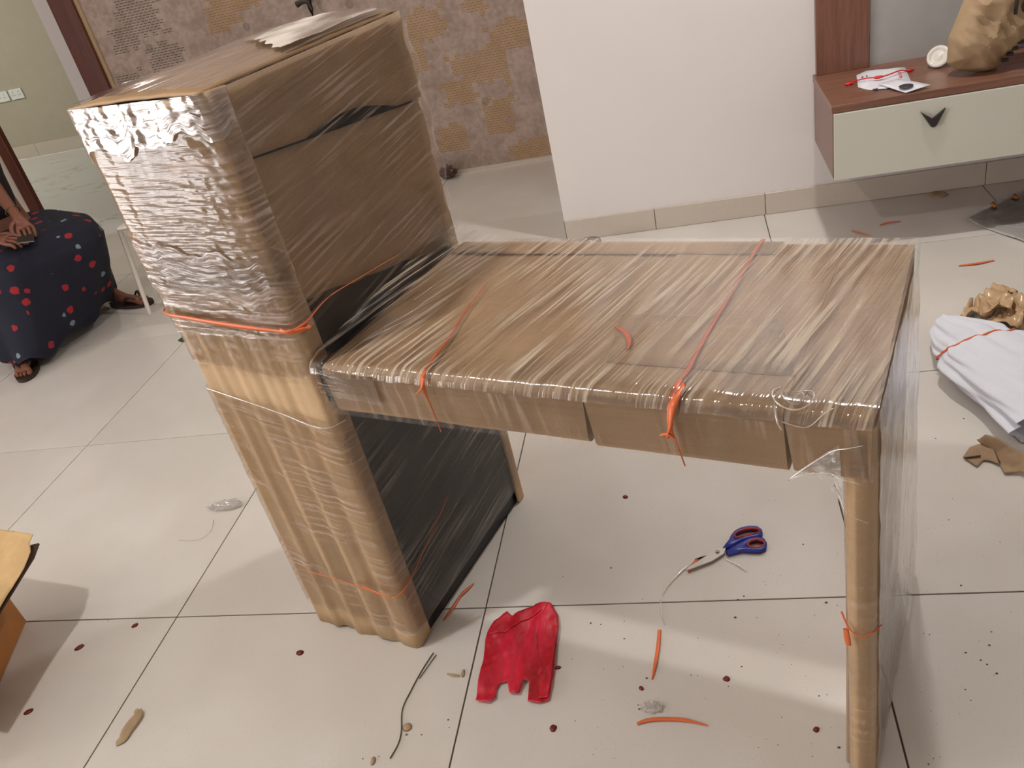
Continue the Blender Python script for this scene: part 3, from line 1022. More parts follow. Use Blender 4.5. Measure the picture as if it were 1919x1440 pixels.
# bunched ropes of film
def rope(pts, r, m='film_rope'):
    r = [v * .55 for v in r] if isinstance(r, (list, tuple)) else r * .6
    tube('film_strand', pts, r, M[m], desk, 5)
Y0 = YF - .012
rope([(.806, Y0, TZ0 - .004), (.83, Y0 - .002, .652), (.857, Y0 - .003, .658), (.872, Y0 - .012, .659), (.895, Y0 - .016, .658)], [.003, .0016, .0014, .001, .0006])
rope([(.806, Y0, TZ0 - .004), (.835, Y0 - .001, .668), (.862, Y0 - .001, .693), (.880, Y0 - .008, .705), (.897, Y0 - .008, .712)], [.003, .0018, .0024, .0014, .0008])
rope([(.862, Y0 + .002, .634), (.868, Y0 + .002, .622), (.880, Y0 - .012, .604), (.905, Y0 - .010, .590)], [.002, .0018, .001, .0006])
sp = []
for k in range(26):
    a = k * .52
    r = .030 * (1 - k / 30)
    sp.append((.812 + r * math.cos(a + 2.4), .012 + r * math.sin(a + 2.4) * .9, TZ1 + .012 + .004 * math.sin(k)))
rope(sp, [.0022, .0016, .0012])
rope([(.785, .02, .746), (.79, -.006, .742), (.796, -.020, .728), (.80, -.018, .715)], [.001, .0025, .003, .001])
rope([(.800, -.018, .728), (.83, -.016, .722), (.85, -.012, .742), (.86, -.004, .746)], [.002, .0012, .002, .0008])
# roll of film lying along the upper edge of the low tower wrap
rope([(-.285, -.016, .668), (-.20, -.018, .652), (-.10, -.018, .630), (-.01, -.018, .608), (.014, .02, .603)], [.001, .0018, .0022, .0035, .002])
for (y, z, dy, dz) in ((.20, .75, .10, .02), (.05, .755, .12, -.004), (.10, .750, .14, .0)):
    rope([(.10, y, z + .006), (.14, y + dy, z + dz)], .0008)
# loose film by the near corner of table and tower
grid('stretch_film', lambda s, t: Vector((.02 + s * .13, YF - .010 - .004 * math.sin(s * 3), .69 + t * .05 - .012 * s + .004 * fbm((s * 5, t * 5, 0), 2))), 20, 10, M['film'], desk, uvm(.13, .05))

# orange tying tape
def tape(pts, w=.0034, flat=.35, up=(0, 0, 1)):
    return tube('tying_tape', pts, w, M['orange'], desk, 6, flat, Vector(up))
tape([(TX0 - .012, .05, .832), (TX0 - .012, -.010, .830), (-.22, -.022, .826), (-.10, -.024, .818), (-.02, -.022, .813), (.008, -.020, .812), (.016, .010, .812), (.0155, .08, .822), (.0155, .155, .816), (.0155, .30, .80)], [.0025, .003, .004, .0045, .003, .0035, .0028, .002, .0014, .001], .4, (0, 1, 0.01))
tape([(-.012, -.021, .816), (.004, -.022, .811), (.019, -.002, .806), (.0185, .016, .803)], [.003, .004, .006, .0055], .4, (0, 1, .01))
tape([(-.25, -.018, .192), (-.12, -.019, .186), (-.02, -.019, .176), (.010, -.012, .178), (.0145, .05, .190), (.0145, .22, .25)], [.001, .0013, .0016, .0016, .001, .0008], .4, (0, 1, .01))
tape([(-.075, -.020, .189), (-.04, -.022, .182), (-.008, -.021, .176)], [.003, .0034, .002], .4, (0, 1, .01))
ZT = TZ1 + .0085
tape([(.262, Y0 - .004, .642), (.258, Y0 - .004, .69), (.253, Y0 - .002, .728), (.247, .000, ZT), (.232, .10, ZT), (.212, .20, ZT), (.200, .30, ZT)], [.001, .0014, .0030, .0036, .0028, .0018, .001], .4)
tape([(.238, Y0 - .006, .715), (.252, Y0 - .007, .728), (.255, Y0 + .002, .742)], [.003, .004, .003], .4)
tape([(.668, Y0 - .004, .640), (.662, Y0 - .005, .672), (.655, Y0 - .005, .715), (.655, .004, ZT), (.657, .06, ZT), (.656, .15, ZT), (.658, .28, ZT), (.660, .435, ZT), (.661, .50, ZT - .005)], [.0024, .0022, .004, .0055, .004, .0032, .0036, .0042, .004], .35)
tape([(.650, Y0 - .008, .688), (.655, Y0 - .009, .708), (.660, Y0 + .002, .738), (.664, .020, ZT + .002)], [.003, .0045, .006, .004], .5)
tape([(.640, Y0 - .009, .693), (.652, Y0 - .010, .697), (.662, Y0 - .010, .689)], [.002, .004, .002], .5)
tape([(.509, .165, ZT), (.530, .150, ZT), (.546, .125, ZT), (.551, .103, ZT)], [.0035, .005, .0045, .002], .3)
tape([(.866, .010, .372), (.884, -.018, .366), (.905, -.016, .362), (.921, .01, .362)], [.0015, .0015, .0014, .001], .5)
tape([(.876, -.0165, .368), (.878, -.0175, .352), (.880, -.0175, .335)], [.0035, .0045, .004], .35, (0, 1, 0.01))

# ------------------------------------------------------------------ left foreground box
bx = empty('cardboard_box', (-.45, 0, 0), math.radians(19.8))
tag(bx, 'open orange-brown cardboard box covered with kraft paper at the left edge', 'box')
BH = .215
for lo, hi in (((-.34, -.006, .002), (0, 0, BH)), ((-.34, -.46, .002), (0, -.454, BH)), ((-.006, -.454, .002), (0, -.006, BH)), ((-.34, -.454, .002), (-.334, -.006, BH))):
    box('wall_board', lo, hi, M['box_card'], bx)
box('base_board', (-.334, -.454, .002), (-.006, -.006, .008), M['box_card'], bx)
def BL(px, py, z):
    r_ = F(px, py, z) - Vector((-.45, 0, 0))
    a = math.radians(19.8)
    return Vector((r_.x * math.cos(a) + r_.y * math.sin(a), -r_.x * math.sin(a) + r_.y * math.cos(a), z))
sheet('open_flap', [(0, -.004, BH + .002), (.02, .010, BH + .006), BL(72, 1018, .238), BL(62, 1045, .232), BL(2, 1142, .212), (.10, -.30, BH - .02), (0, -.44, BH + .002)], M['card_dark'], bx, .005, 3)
sheet('kraft_sheet', [BL(-180, 1010, .25), BL(-60, 985, .262), BL(0, 993, .262), BL(28, 996, .262), BL(63, 1003, .258), BL(56, 1016, .254), BL(58, 1036, .250), BL(45, 1066, .244), BL(0, 1140, .226), BL(-90, 1270, .222), BL(-230, 1240, .24)], M['kraft'], bx, .001, 5, lambda c: Vector((c.x, c.y, c.z + .005 * abs(fbm((c.x * 9, c.y * 9, 0), 3)))))

# ------------------------------------------------------------------ white stool behind the tower
def leg_stool(root, pts, r0, r1, mat):
    tube('leg', pts, [r0, r1], mat, root, 8, sm=0)
st = empty('plastic_stool', (-.985, 2.02, 0))
tag(st, 'white plastic stool with thin splayed legs half hidden behind the tower', 'stool')
for sx, sy in ((-1, -1), (1, -1), (1, 1), (-1, 1)):
    tube('leg', [(sx * .175, sy * .172, .0), (sx * .145, sy * .143, .40)], [.010, .012], M['plastic_white'], st, 8, sm=0)
bm = bmesh.new(); add_box(bm, (-.155, -.155, .395), (.155, .155, .418), .012, 3)
bm_obj('seat', bm, M['plastic_white'], st, True)

# ------------------------------------------------------------------ person's chair
ch = empty('plastic_chair', (-1.80, 1.94, 0), math.atan2(-.62, .78))
tag(ch, 'white plastic chair under the seated person at the left edge', 'chair')
for sx, sy in ((.17, -.22), (.17, .20), (-.20, .20), (-.20, -.20)):
    tube('leg', [(sx * 1.12, sy * 1.08, 0), (sx, sy, .40)], [.014, .018], M['plastic_white'], ch, 8, sm=0)
box('seat', (-.22, -.22, .385), (.17, .22, .405), M['plastic_white'], ch, .008)
grid('backrest', lambda s, t: Vector((-.22 - .05 * t + .03 * math.sin(s * math.pi), -.2 + .4 * s, .41 + .4 * t)), 12, 8, M['plastic_white'], ch, thick=.008)

# ------------------------------------------------------------------ person
def skin_obj(name, V, E, mat, parent=None, sub=2, root=0):
    me = bpy.data.meshes.new(name)
    me.from_pydata([v[0] for v in V], E, [])
    me.update()
    me.materials.append(mat)
    o = bpy.data.objects.new(name, me)
    COL.objects.link(o)
    if parent: o.parent = parent
    sk = o.modifiers.new('skin', 'SKIN')
    sk.use_smooth_shade = True
    data = me.skin_vertices[0].data
    for i, v in enumerate(V):
        r = v[1]
        data[i].radius = (r, r) if not isinstance(r, tuple) else r
    data[root].use_root = True
    ss = o.modifiers.new('sub', 'SUBSURF')
    ss.levels = sub
    ss.render_levels = sub
    return o
V, E = [], []
def av(p, r, par=None):
    V.append((tuple(p), r))
    if par is not None: E.append((par, len(V) - 1))
    return len(V) - 1
fd = Vector((.78, -.62, 0)).normalized()
rt = Vector((-.62, -.78, 0)).normalized()
pel = av((-1.73, 1.89, .50), .13)
wst = av((-1.77, 1.92, .68), .11, pel)
chs = av((-1.76, 1.91, .90), .12, wst)
nck = av((-1.74, 1.89, 1.04), .05, chs)
hd0 = av((-1.72, 1.875, 1.10), .062, nck)
hd1 = av((-1.705, 1.865, 1.18), .082, hd0)
hd2 = av((-1.715, 1.875, 1.27), .065, hd1)
def hand(wr_i, palm, fdir, side, curl, down):
    """palm point, finger direction, sideways direction; five fingers"""
    palm = Vector(palm); fdir = Vector(fdir).normalized(); side = Vector(side).normalized(); down = Vector(down).normalized()
    pi_ = av(palm, (.030, .018), wr_i)
    kn = av(palm + fdir * .035, (.032, .014), pi_)
    for k, L in enumerate((.062, .072, .068, .052)):
        o_ = side * (.030 - .020 * k)
        b0 = palm + fdir * .045 + o_
        i0 = av(b0, .0085, kn)
        b1 = b0 + (fdir + down * curl * .5).normalized() * L * .45
        i1 = av(b1, .0080, i0)
        b2 = b1 + (fdir * .5 + down * curl * 1.2).normalized() * L * .32
        i2 = av(b2, .0075, i1)
        b3 = b2 + (fdir * .1 + down * curl * 1.4).normalized() * L * .26
        av(b3, .0065, i2)
    t0 = av(palm + side * .036 - fdir * .004, .011, pi_)
    t1 = av(palm + side * .050 + fdir * .026 + down * .008, .0095, t0)
    av(palm + side * .046 + fdir * .052 + down * .014, .008, t1)
# far (left) arm
ls = av(Vector((-1.76, 1.91, .96)) - rt * .17, .052, chs)
le = av((-1.70, 1.935, .735), .040, ls)
lmid = av((-1.60, 1.845, .675), .036, le)
lw = av((-1.465, 1.735, .590), (.027, .021), lmid)
hand(lw, (-1.415, 1.690, .560), (.62, -.62, -.42), (-.45, -.75, .1), .7, (-.2, -.2, -1))
# near (right) arm
rs = av(Vector((-1.76, 1.91, .96)) + rt * .17, .052, chs)
re = av((-1.80, 1.60, .70), .040, rs)
rmid = av((-1.66, 1.57, .62), .036, re)
rw = av((-1.53, 1.565, .555), (.026, .020), rmid)
hand(rw, (-1.465, 1.575, .535), (.95, .10, -.12), (-.05, .9, .25), .35, (0, .2, -1))
# legs
lh = av((-1.68, 1.97, .425), .065, pel); lk = av((-1.28, 1.83, .40), .050, lh); lc = av((-1.36, 1.91, .26), .050, lk); la_ = av((-1.46, 2.005, .085), .034, lc)
lf = av((-1.37, 1.985, .040), (.036, .026), la_); lt = av((-1.27, 1.968, .028), (.040, .014), lf)
rh = av((-1.77, 1.80, .425), .065, pel); rk = av((-1.47, 1.54, .40), .050, rh); rc = av((-1.52, 1.50, .26), .050, rk); ra = av((-1.56, 1.47, .085), .034, rc)
rf = av((-1.525, 1.420, .042), (.036, .024), ra); rt_ = av((-1.485, 1.365, .028), (.038, .014), rf)
def toes(base_i, base, fdir, inner):
    base = Vector(base); fdir = Vector(fdir).normalized(); inner = Vector(inner).normalized()
    for k, (o_, L, r) in enumerate(((.028, .030, .0125), (.008, .026, .0085), (-.007, .022, .008), (-.021, .017, .0075), (-.033, .011, .007))):
        p0 = base + inner * o_ + fdir * .008
        i0 = av(p0, r, base_i)
        av(p0 + fdir * L + Vector((0, 0, -.006)), r * .9, i0)
toes(lt, (-1.27, 1.968, .026), (1, -.15, 0), (-.15, -1, 0))
toes(rt_, (-1.485, 1.365, .026), (.50, -.85, 0), (.85, .5, 0))
person = skin_obj('person', V, E, M['skin'], None, 2)
tag(person, 'seated person in a navy floral skirt and dark flip-flops, hands in lap', 'person')
# dark shirt
V2, E2 = [], []
def av2(p, r, par=None):
    V2.append((tuple(p), r))
    if par is not None: E2.append((par, len(V2) - 1))
    return len(V2) - 1
a0 = av2((-1.735, 1.893, .49), .155); a1 = av2((-1.77, 1.92, .68), .135, a0); a2 = av2((-1.76, 1.91, .90), .145, a1); a3 = av2((-1.745, 1.895, 1.0), .075, a2)
b1 = av2(Vector((-1.76, 1.91, .955)) - rt * .17, .066, a2); av2((-1.715, 1.985, .83), .060, b1)
b2 = av2(Vector((-1.76, 1.91, .955)) + rt * .17, .066, a2); av2((-1.835, 1.685, .82), .060, b2)
skin_obj('shirt', V2, E2, M['shirt'], person, 2)
# hair with a low bun
V3, E3 = [], []
V3 = [((-1.735, 1.89, 1.13), .070), ((-1.73, 1.885, 1.21), .092), ((-1.735, 1.89, 1.285), .066), ((-1.83, 1.96, 1.14), .045)]
E3 = [(0, 1), (1, 2), (0, 3)]
skin_obj('hair', V3, E3, M['hair'], person, 2)
# skirt: stacked outlines
LV = [
    (.055, [(-1.445, 1.385), (-1.40, 1.50), (-1.375, 1.65), (-1.38, 1.80), (-1.40, 1.94), (-1.46, 2.08), (-1.62, 2.10), (-1.80, 1.98), (-1.78, 1.70), (-1.64, 1.44), (-1.56, 1.405)]),
    (.13, [(-1.425, 1.415), (-1.375, 1.52), (-1.345, 1.65), (-1.34, 1.80), (-1.355, 1.93), (-1.45, 2.08), (-1.62, 2.11), (-1.80, 1.99), (-1.79, 1.70), (-1.66, 1.46), (-1.55, 1.415)]),
    (.27, [(-1.405, 1.445), (-1.345, 1.53), (-1.295, 1.66), (-1.255, 1.79), (-1.275, 1.91), (-1.42, 2.07), (-1.62, 2.12), (-1.82, 2.02), (-1.83, 1.72), (-1.69, 1.50), (-1.53, 1.43)]),
    (.40, [(-1.395, 1.450), (-1.335, 1.54), (-1.265, 1.66), (-1.195, 1.77), (-1.215, 1.88), (-1.38, 2.04), (-1.62, 2.13), (-1.88, 2.05), (-1.90, 1.75), (-1.72, 1.52), (-1.52, 1.435)]),
    (.46, [(-1.41, 1.475), (-1.36, 1.56), (-1.30, 1.66), (-1.215, 1.78), (-1.235, 1.865), (-1.38, 2.02), (-1.62, 2.12), (-1.89, 2.06), (-1.91, 1.76), (-1.72, 1.54), (-1.52, 1.46)]),
    (.495, [(-1.45, 1.53), (-1.42, 1.60), (-1.36, 1.68), (-1.28, 1.81), (-1.295, 1.855), (-1.42, 1.97), (-1.62, 2.07), (-1.85, 2.04), (-1.87, 1.80), (-1.70, 1.60), (-1.54, 1.52)]),
    (.49, [(-1.52, 1.61), (-1.50, 1.66), (-1.46, 1.73), (-1.42, 1.83), (-1.43, 1.86), (-1.50, 1.93), (-1.65, 2.0), (-1.80, 2.0), (-1.82, 1.84), (-1.70, 1.66), (-1.57, 1.59)]),
]
def loop_interp(pts, n=66):
    P = [Vector((x, y, 0)) for x, y in pts]
    out = []
    m_ = len(P)
    for k in range(n):
        f = k / n * m_
        i = int(f); t = f - i
        p0, p1, p2, p3 = P[(i - 1) % m_], P[i % m_], P[(i + 1) % m_], P[(i + 2) % m_]
        out.append(0.5 * ((2 * p1) + (p2 - p0) * t + (2 * p0 - 5 * p1 + 4 * p2 - p3) * t * t + (3 * p1 - p0 - 3 * p2 + p3) * t ** 3))
    return out
rings = []
for z, pts in LV: rings.append((z, loop_interp(pts[7:] + pts[:7])))
vs_, fs, uv = [], [], []
NS = 66
lv_all = []
for i in range(len(rings) - 1):
    for k in range(4):
        t = k / 4
        lv_all.append((rings[i][0] + (rings[i + 1][0] - rings[i][0]) * t, [a.lerp(b, t) for a, b in zip(rings[i][1], rings[i + 1][1])]))
lv_all.append(rings[-1])
hacc = 0
for i, (z, R_) in enumerate(lv_all):
    if i: hacc += math.hypot(z - lv_all[i - 1][0], (R_[10] - lv_all[i - 1][1][10]).length)
    cen = sum(R_, Vector()) / NS
    for k, p in enumerate(R_):
        d = (p - cen).normalized()
        fold = .010 * math.sin(k * .95 + z * 3) * max(0, 1 - z / .42) + .006 * fbm((k * .25, z * 6, 0), 2)
        zz = z
        if i == 0: zz = z + .018 * math.sin(k * .6)
        q = p + d * fold
        vs_.append((q.x, q.y, zz))
        uv.append((k * .036, hacc))
for i in range(len(lv_all) - 1):
    for k in range(NS):
        k2 = (k + 1) % NS
        fs.append((i * NS + k, i * NS + k2, (i + 1) * NS + k2, (i + 1) * NS + k))
fs.append(tuple((len(lv_all) - 1) * NS + k for k in range(NS)))
mesh_obj('skirt', vs_, fs, M['skirt'], person, True, uv)
# flip-flops
def sandal(toe, heel, w, inner):
    toe, heel = Vector(toe), Vector(heel)
    d = (toe - heel); L = d.length; d.normalize()
    sd = Vector((d.y, -d.x, 0))
    pts = []
    for k in range(28):
        th = 2 * math.pi * k / 28
        u = math.cos(th) * L / 2
        ww = w * (1 + .22 * math.cos(th)) * .5
        pts.append((toe + heel) / 2 + d * u + sd * math.sin(th) * ww)
    bm = bmesh.new()
    lo = [bm.verts.new((p.x, p.y, .001)) for p in pts]
    hi = [bm.verts.new((p.x, p.y, .016)) for p in pts]
    bm.faces.new(hi); bm.faces.new(list(reversed(lo)))
    for k in range(28): bm.faces.new((lo[k], lo[(k + 1) % 28], hi[(k + 1) % 28], hi[k]))
    so = bm_obj('flip_flop', bm, M['sandal'], person)
    post = toe - d * .045 + Vector(inner) * .010
    for sg in (-1, 1):
        b = toe - d * .15 + sd * sg * w * .48
        tube('strap', [(post.x, post.y, .020), ((post.x + b.x) / 2 + sd.x * sg * .012, (post.y + b.y) / 2 + sd.y * sg * .012, .058), (b.x, b.y, .016)], [.004, .007, .007], M['sandal'], so, 6, .5)
sandal((-1.205, 1.955, 0), (-1.475, 2.01, 0), .095, (-.15, -1, 0))
sandal((-1.445, 1.315, 0), (-1.585, 1.530, 0), .095, (.85, .5, 0))
# bracelet
bp = Vector((-1.475, 1.742, .597))
ax = (Vector((-1.415, 1.690, .560)) - Vector((-1.60, 1.845, .675))).normalized()
e1 = ax.cross(Vector((0, 0, 1))).normalized(); e2 = ax.cross(e1)
tube('bracelet', [bp + e1 * math.cos(k * .5) * .029 + e2 * math.sin(k * .5) * .023 for k in range(14)], .0028, M['straw'], person, 6, sm=0)
# phone held in the hands
ph = box('phone', (-.030, -.058, -.004), (.030, .058, .004), M['black_metal'], None, .003)
ph.location = (-1.368, 1.618, .516)
ph.rotation_euler = (math.radians(8), math.radians(14), math.radians(38))
tag(ph, 'dark phone held in the lap of the seated person', 'phone')
fr = box('metal_edge', (-.0308, -.0588, -.0015), (.0308, .0588, .0015), M['steel'], ph, .001, 1)

# ------------------------------------------------------------------ floor items
def flat_poly(name, px, mat, z=.0, thick=.001, cuts=2, amp=.002, k=40, parent=None):
    return sheet(name, [F(x, y, z) for x, y in px], mat, parent, thick, cuts, lambda c: Vector((c.x, c.y, z + thick + .0006 + abs(amp * fbm((c.x * k, c.y * k, .3), 3)))))

# red carrier bag
rb_out = [(951, 1149), (962, 1158), (985, 1146), (1005, 1136), (1022, 1133), (1034, 1135), (1047, 1157), (1049, 1180), (1044, 1215), (1041, 1250), (1036, 1285), (1030, 1316), (1012, 1322), (990, 1318), (993, 1285), (988, 1280), (982, 1285), (974, 1305), (956, 1304), (952, 1281), (938, 1285), (932, 1296), (930, 1312), (918, 1321), (893, 1318), (898, 1282), (907, 1240), (911, 1205), (915, 1190), (928, 1170)]
def bagz(c):
    v = fbm((c.x * 22, c.y * 10, 1.3), 3)
    w_ = abs(fbm((c.x * 12 + 4, c.y * 7, 5.1), 2))
    return Vector((c.x, c.y, .002 + .006 * abs(v) + .007 * w_ + .007 * abs(noise.noise(Vector((c.x * 34 + c.y * 9, c.y * 9, 3)))) + .004 * abs(noise.noise(Vector((c.x * 30 - c.y * 30, c.y * 26, 8))))))
rb = sheet('carrier_bag', [F(x, y) for x, y in rb_out], M['red_bag'], None, .0008, 6, bagz)
tag(rb, 'crumpled red carrier bag lying flat on the tiles in front of the desk', 'carrier bag')
side_fold = [(1030, 1136), (1045, 1158), (1047, 1182), (1041, 1225), (1034, 1285), (1028, 1312), (1012, 1314), (1012, 1270), (1010, 1200), (1014, 1160)]
sheet('side_gusset', [F(x, y) for x, y in side_fold], M['red_bag'], rb, .0008, 5, lambda c: bagz(c) + Vector((0, 0, .004)))
top_fold = [(953, 1152), (962, 1160), (985, 1149), (1005, 1139), (1016, 1150), (985, 1170), (950, 1190), (920, 1196), (918, 1190), (930, 1171)]
sheet('folded_top', [F(x, y) for x, y in top_fold], M['red_bag'], rb, .0008, 5, lambda c: bagz(c) + Vector((0, 0, .003)))

# scissors
sc = empty('scissors', F(1345, 1042))
tag(sc, 'open steel scissors with blue handles lined in red, under the table', 'scissors')
so = sc.location
def poly_ex(name, pts, z0, z1, mat, parent):
    bm = bmesh.new()
    lo = [bm.verts.new((p.x - so.x, p.y - so.y, z0)) for p in pts]
    hi = [bm.verts.new((p.x - so.x, p.y - so.y, z1)) for p in pts]
    bm.faces.new(hi); bm.faces.new(list(reversed(lo)))
    n = len(pts)
    for k in range(n): bm.faces.new((lo[k], lo[(k + 1) % n], hi[(k + 1) % n], hi[k]))
    bmesh.ops.triangulate(bm, faces=[f for f in bm.faces if len(f.verts) > 4])
    return bm_obj(name, bm, mat, parent)
poly_ex('blade', [F(*q) for q in [(1287, 1075), (1291, 1069), (1326, 1046), (1344, 1033), (1361, 1032), (1357, 1043), (1335, 1057)]], .006, .009, M['steel'], sc)
poly_ex('blade', [F(*q) for q in [(1303, 1051), (1318, 1043), (1338, 1035), (1356, 1030), (1360, 1040), (1345, 1046), (1330, 1043)]], .003, .0058, M['steel'], sc)
def hit(poly, c, th):
    d = Vector((math.cos(th), math.sin(th)))
    best = None
    n = len(poly)
    for i in range(n):
        a, b = poly[i], poly[(i + 1) % n]
        e = b - a
        den = d.x * e.y - d.y * e.x
        if abs(den) < 1e-9: continue
        w_ = a - c
        t = (w_.x * e.y - w_.y * e.x) / den
        u = (w_.x * d.y - w_.y * d.x) / den
        if t > 0 and -1e-6 <= u <= 1 + 1e-6 and (best is None or t < best): best = t
    return c + d * (best or .001)
def ring_ex(name, outer, inner, z0, z1, mat, parent, N=56, shrink=None):
    O = [Vector(q) for q in outer]; I = [Vector(q) for q in inner]
    c = sum(I, Vector((0, 0))) / len(I)
    vs_, fs = [], []
    for k in range(N):
        th = 2 * math.pi * k / N
        o_ = hit(O, c, th); i_ = hit(I, c, th)
        if shrink: o_ = i_ + (i_ - c).normalized() * shrink
        mid = o_.lerp(i_, .5)
        po_, pi2, pm = F(*o_), F(*i_), F(*mid)
        zm = z1 + (.002 if not shrink else 0)
        for p, z in ((po_, z0), (po_, z1), (pm, zm), (pi2, z1), (pi2, z0)): vs_.append((p.x - so.x, p.y - so.y, z))
    for k in range(N):
        k2 = (k + 1) % N
        for j in range(5):
            fs.append((k * 5 + j, k2 * 5 + j, k2 * 5 + (j + 1) % 5, k * 5 + (j + 1) % 5))
    return mesh_obj(name, vs_, fs, mat, parent, True)
o1 = [(1349, 1033), (1357, 1028), (1366, 1020), (1370, 1010), (1377, 1001), (1388, 995), (1404, 991.5), (1418, 992), (1428, 998), (1430, 1006), (1426, 1011), (1408, 1014), (1392, 1018), (1370, 1030), (1358, 1034)]
i1 = [(1377, 1009), (1384, 1004), (1396, 1000), (1410, 998), (1422, 999), (1425, 1003), (1412, 1007), (1394, 1011), (1383, 1015)]
o2 = [(1358, 1044), (1362, 1036), (1378, 1028), (1394, 1019), (1404, 1014), (1420, 1011), (1432, 1015), (1438, 1024), (1436, 1034), (1426, 1039), (1408, 1039), (1390, 1037), (1376, 1041), (1366, 1044)]
i2 = [(1402, 1027), (1408, 1021.5), (1420, 1019), (1430, 1022), (1432, 1027), (1424, 1032), (1410, 1032)]
for o_, i_ in ((o1, i1), (o2, i2)):
    h = ring_ex('handle', o_, i_, .001, .010, M['blue'], sc)
    ring_ex('finger_lining', o_, i_, .002, .0128, M['redlin'], h, 56, 3.0)
bm = bmesh.new()
p = F(1345, 1040) - so
bmesh.ops.create_cone(bm, cap_ends=True, segments=20, radius1=.0048, radius2=.004, depth=.004, matrix=Matrix.Translation((p.x, p.y, .0105)))
scr = bm_obj('pivot_screw', bm, M['steel'], sc)
box('screw_slot', (p.x - .0036, p.y - .0006, .0122), (p.x + .0036, p.y + .0006, .0127), M['ink_black'], scr)

# orange tape scraps on the floor
def scrap(px, w, label, lift=.002):
    pts = [F(x, y, .002 + (lift if 0 < i < len(px) - 1 else 0)) for i, (x, y) in enumerate(px)]
    o = tube('tape_scrap', pts, w, M['orange'], None, 6, .3)
    tag(o, label, 'tape scrap', 'scraps of orange tying tape')
scrap([(831, 1163), (848, 1140), (862, 1118), (873, 1107), (888, 1094)], [.002, .0042, .003, .004, .002], 'twisted orange tape scrap beside the tower base')
scrap([(1236, 1181), (1233, 1215), (1228, 1245), (1222, 1274)], [.0035, .0042, .0038, .0015], 'short upright orange tape scrap below the scissors')
scrap([(1194, 1357), (1215, 1350), (1245, 1348), (1285, 1350), (1328, 1361)], [.003, .004, .0042, .004, .001], 'long curved orange tape scrap nearest the camera')
scrap([(1290, 1073), (1298, 1061), (1307, 1048)], [.002, .005, .0035], 'orange tape scrap caught at the scissor tips', .004)
scrap([(1797, 498), (1830, 494), (1863, 488)], [.0045, .006, .004], 'straight orange tape scrap between table and newspaper')
scrap([(1649, 422), (1664, 417), (1688, 415)], [.004, .0055, .003], 'orange tape scrap in the shadow under the cabinet')
scrap([(1596, 432), (1612, 437), (1632, 442)], [.003, .005, .002], 'faint orange tape scrap just behind the table edge')

# petals and husks
def blob(px, py, rx, ry, ang, mat, label, cat, name, group, h=.003):
    c = F(px, py)
    k = (c - CAM).length / FPX
    vs_, fs = [], []
    n = 10
    vs_.append((0, 0, h))
    for j, (f, hh) in enumerate(((.6, .8), (1.0, .05))):
        for i in range(n):
            th = 2 * math.pi * i / n
            w_ = 1 + .25 * noise.noise(Vector((px * .37 + math.cos(th), py * .21 + math.sin(th), 0)))
            x, y = rx * k * f * w_ * math.cos(th), ry * k * 1.5 * f * w_ * math.sin(th)
            vs_.append((x * math.cos(ang) - y * math.sin(ang), x * math.sin(ang) + y * math.cos(ang), h * hh))
    for i in range(n):
        fs.append((0, 1 + i, 1 + (i + 1) % n))
        fs.append((1 + i, 1 + n + i, 1 + n + (i + 1) % n, 1 + (i + 1) % n))
    fs.append(tuple(1 + n + i for i in reversed(range(n))))
    o = mesh_obj(name, vs_, fs, mat, None, True)
    o.location = c + Vector((0, 0, .0004))
    tag(o, label, cat, group)
for px, py, rx, ry, a, lab in [
    (253, 1173, 6, 3, .6, 'small dark red petal just below the grout line at the left'),
    (149, 1214, 8, 4, .4, 'dark red petal right of the box shadow'),
    (53, 1335, 8, 3.5, .5, 'dark red petal on the lower edge of the box shadow'),
    (562, 1224, 6, 5, 1.1, 'bright red petal in front of the tower end'),
    (1046, 1252, 6, 3, .2, 'dark red petal touching the right side of the red bag'),
    (1037, 1366, 7, 5, .1, 'dark red petal below the red carrier bag'),
    (1202, 1291, 4, 4, .6, 'dark red petal under the upright orange scrap'),
    (1361, 1273, 6, 4, .7, 'dark red petal between the red bag and the table leg'),
    (1530, 1368, 5, 4, -.5, 'dark brown-red petal close to the table leg foot'),
    (1172, 932, 5, 4, .9, 'small brown petal alone under the table top')]:
    blob(px, py, rx, ry, a, M['petal'], lab, 'petal', 'petal', 'fallen petals')
for px, py, rx, ry, a, lab in [
    (763, 1364, 9, 6, -.3, 'tan husk flake beside the dry straw'),
    (699, 1427, 5, 6, .2, 'tan husk flake at the bottom edge left of the straw'),
    (868, 1263, 4, 6, .1, 'curled tan husk end next to the grout line')]:
    blob(px, py, rx, ry, a, M['husk'], lab, 'husk', 'husk', 'dry husks', .004)
o = tube('husk', [F(838, 1263, .003), F(850, 1266, .004), F(861, 1267, .003)], [.002, .003, .0022], M['husk'], None, 6, .5)
tag(o, 'thin tan husk strip left of the curled husk end', 'husk', 'dry husks')
strw = empty('straw', F(770, 1300))
tag(strw, 'long thin dry straw curving over the tiles below the tower', 'straw')
s0 = strw.location
path = [(812, 1224), (790, 1258), (770, 1295), (754, 1330), (752, 1370), (746, 1395), (731, 1422)]
tube('stalk', [F(x, y, .002) - s0 for x, y in path], .0013, M['straw'], strw, 6)
tube('split_stalk', [F(x, y, .002) - s0 for x, y in [(817, 1228), (800, 1252), (786, 1272)]], .0009, M['straw'], strw, 6)
lf_ = flat_poly('leaf', [(333, 639), (343, 631), (349, 641), (340, 642)], M['leaf'], 0, .0008, 1)
tag(lf_, 'small green leaf scrap at the tower on a grout crossing', 'leaf')

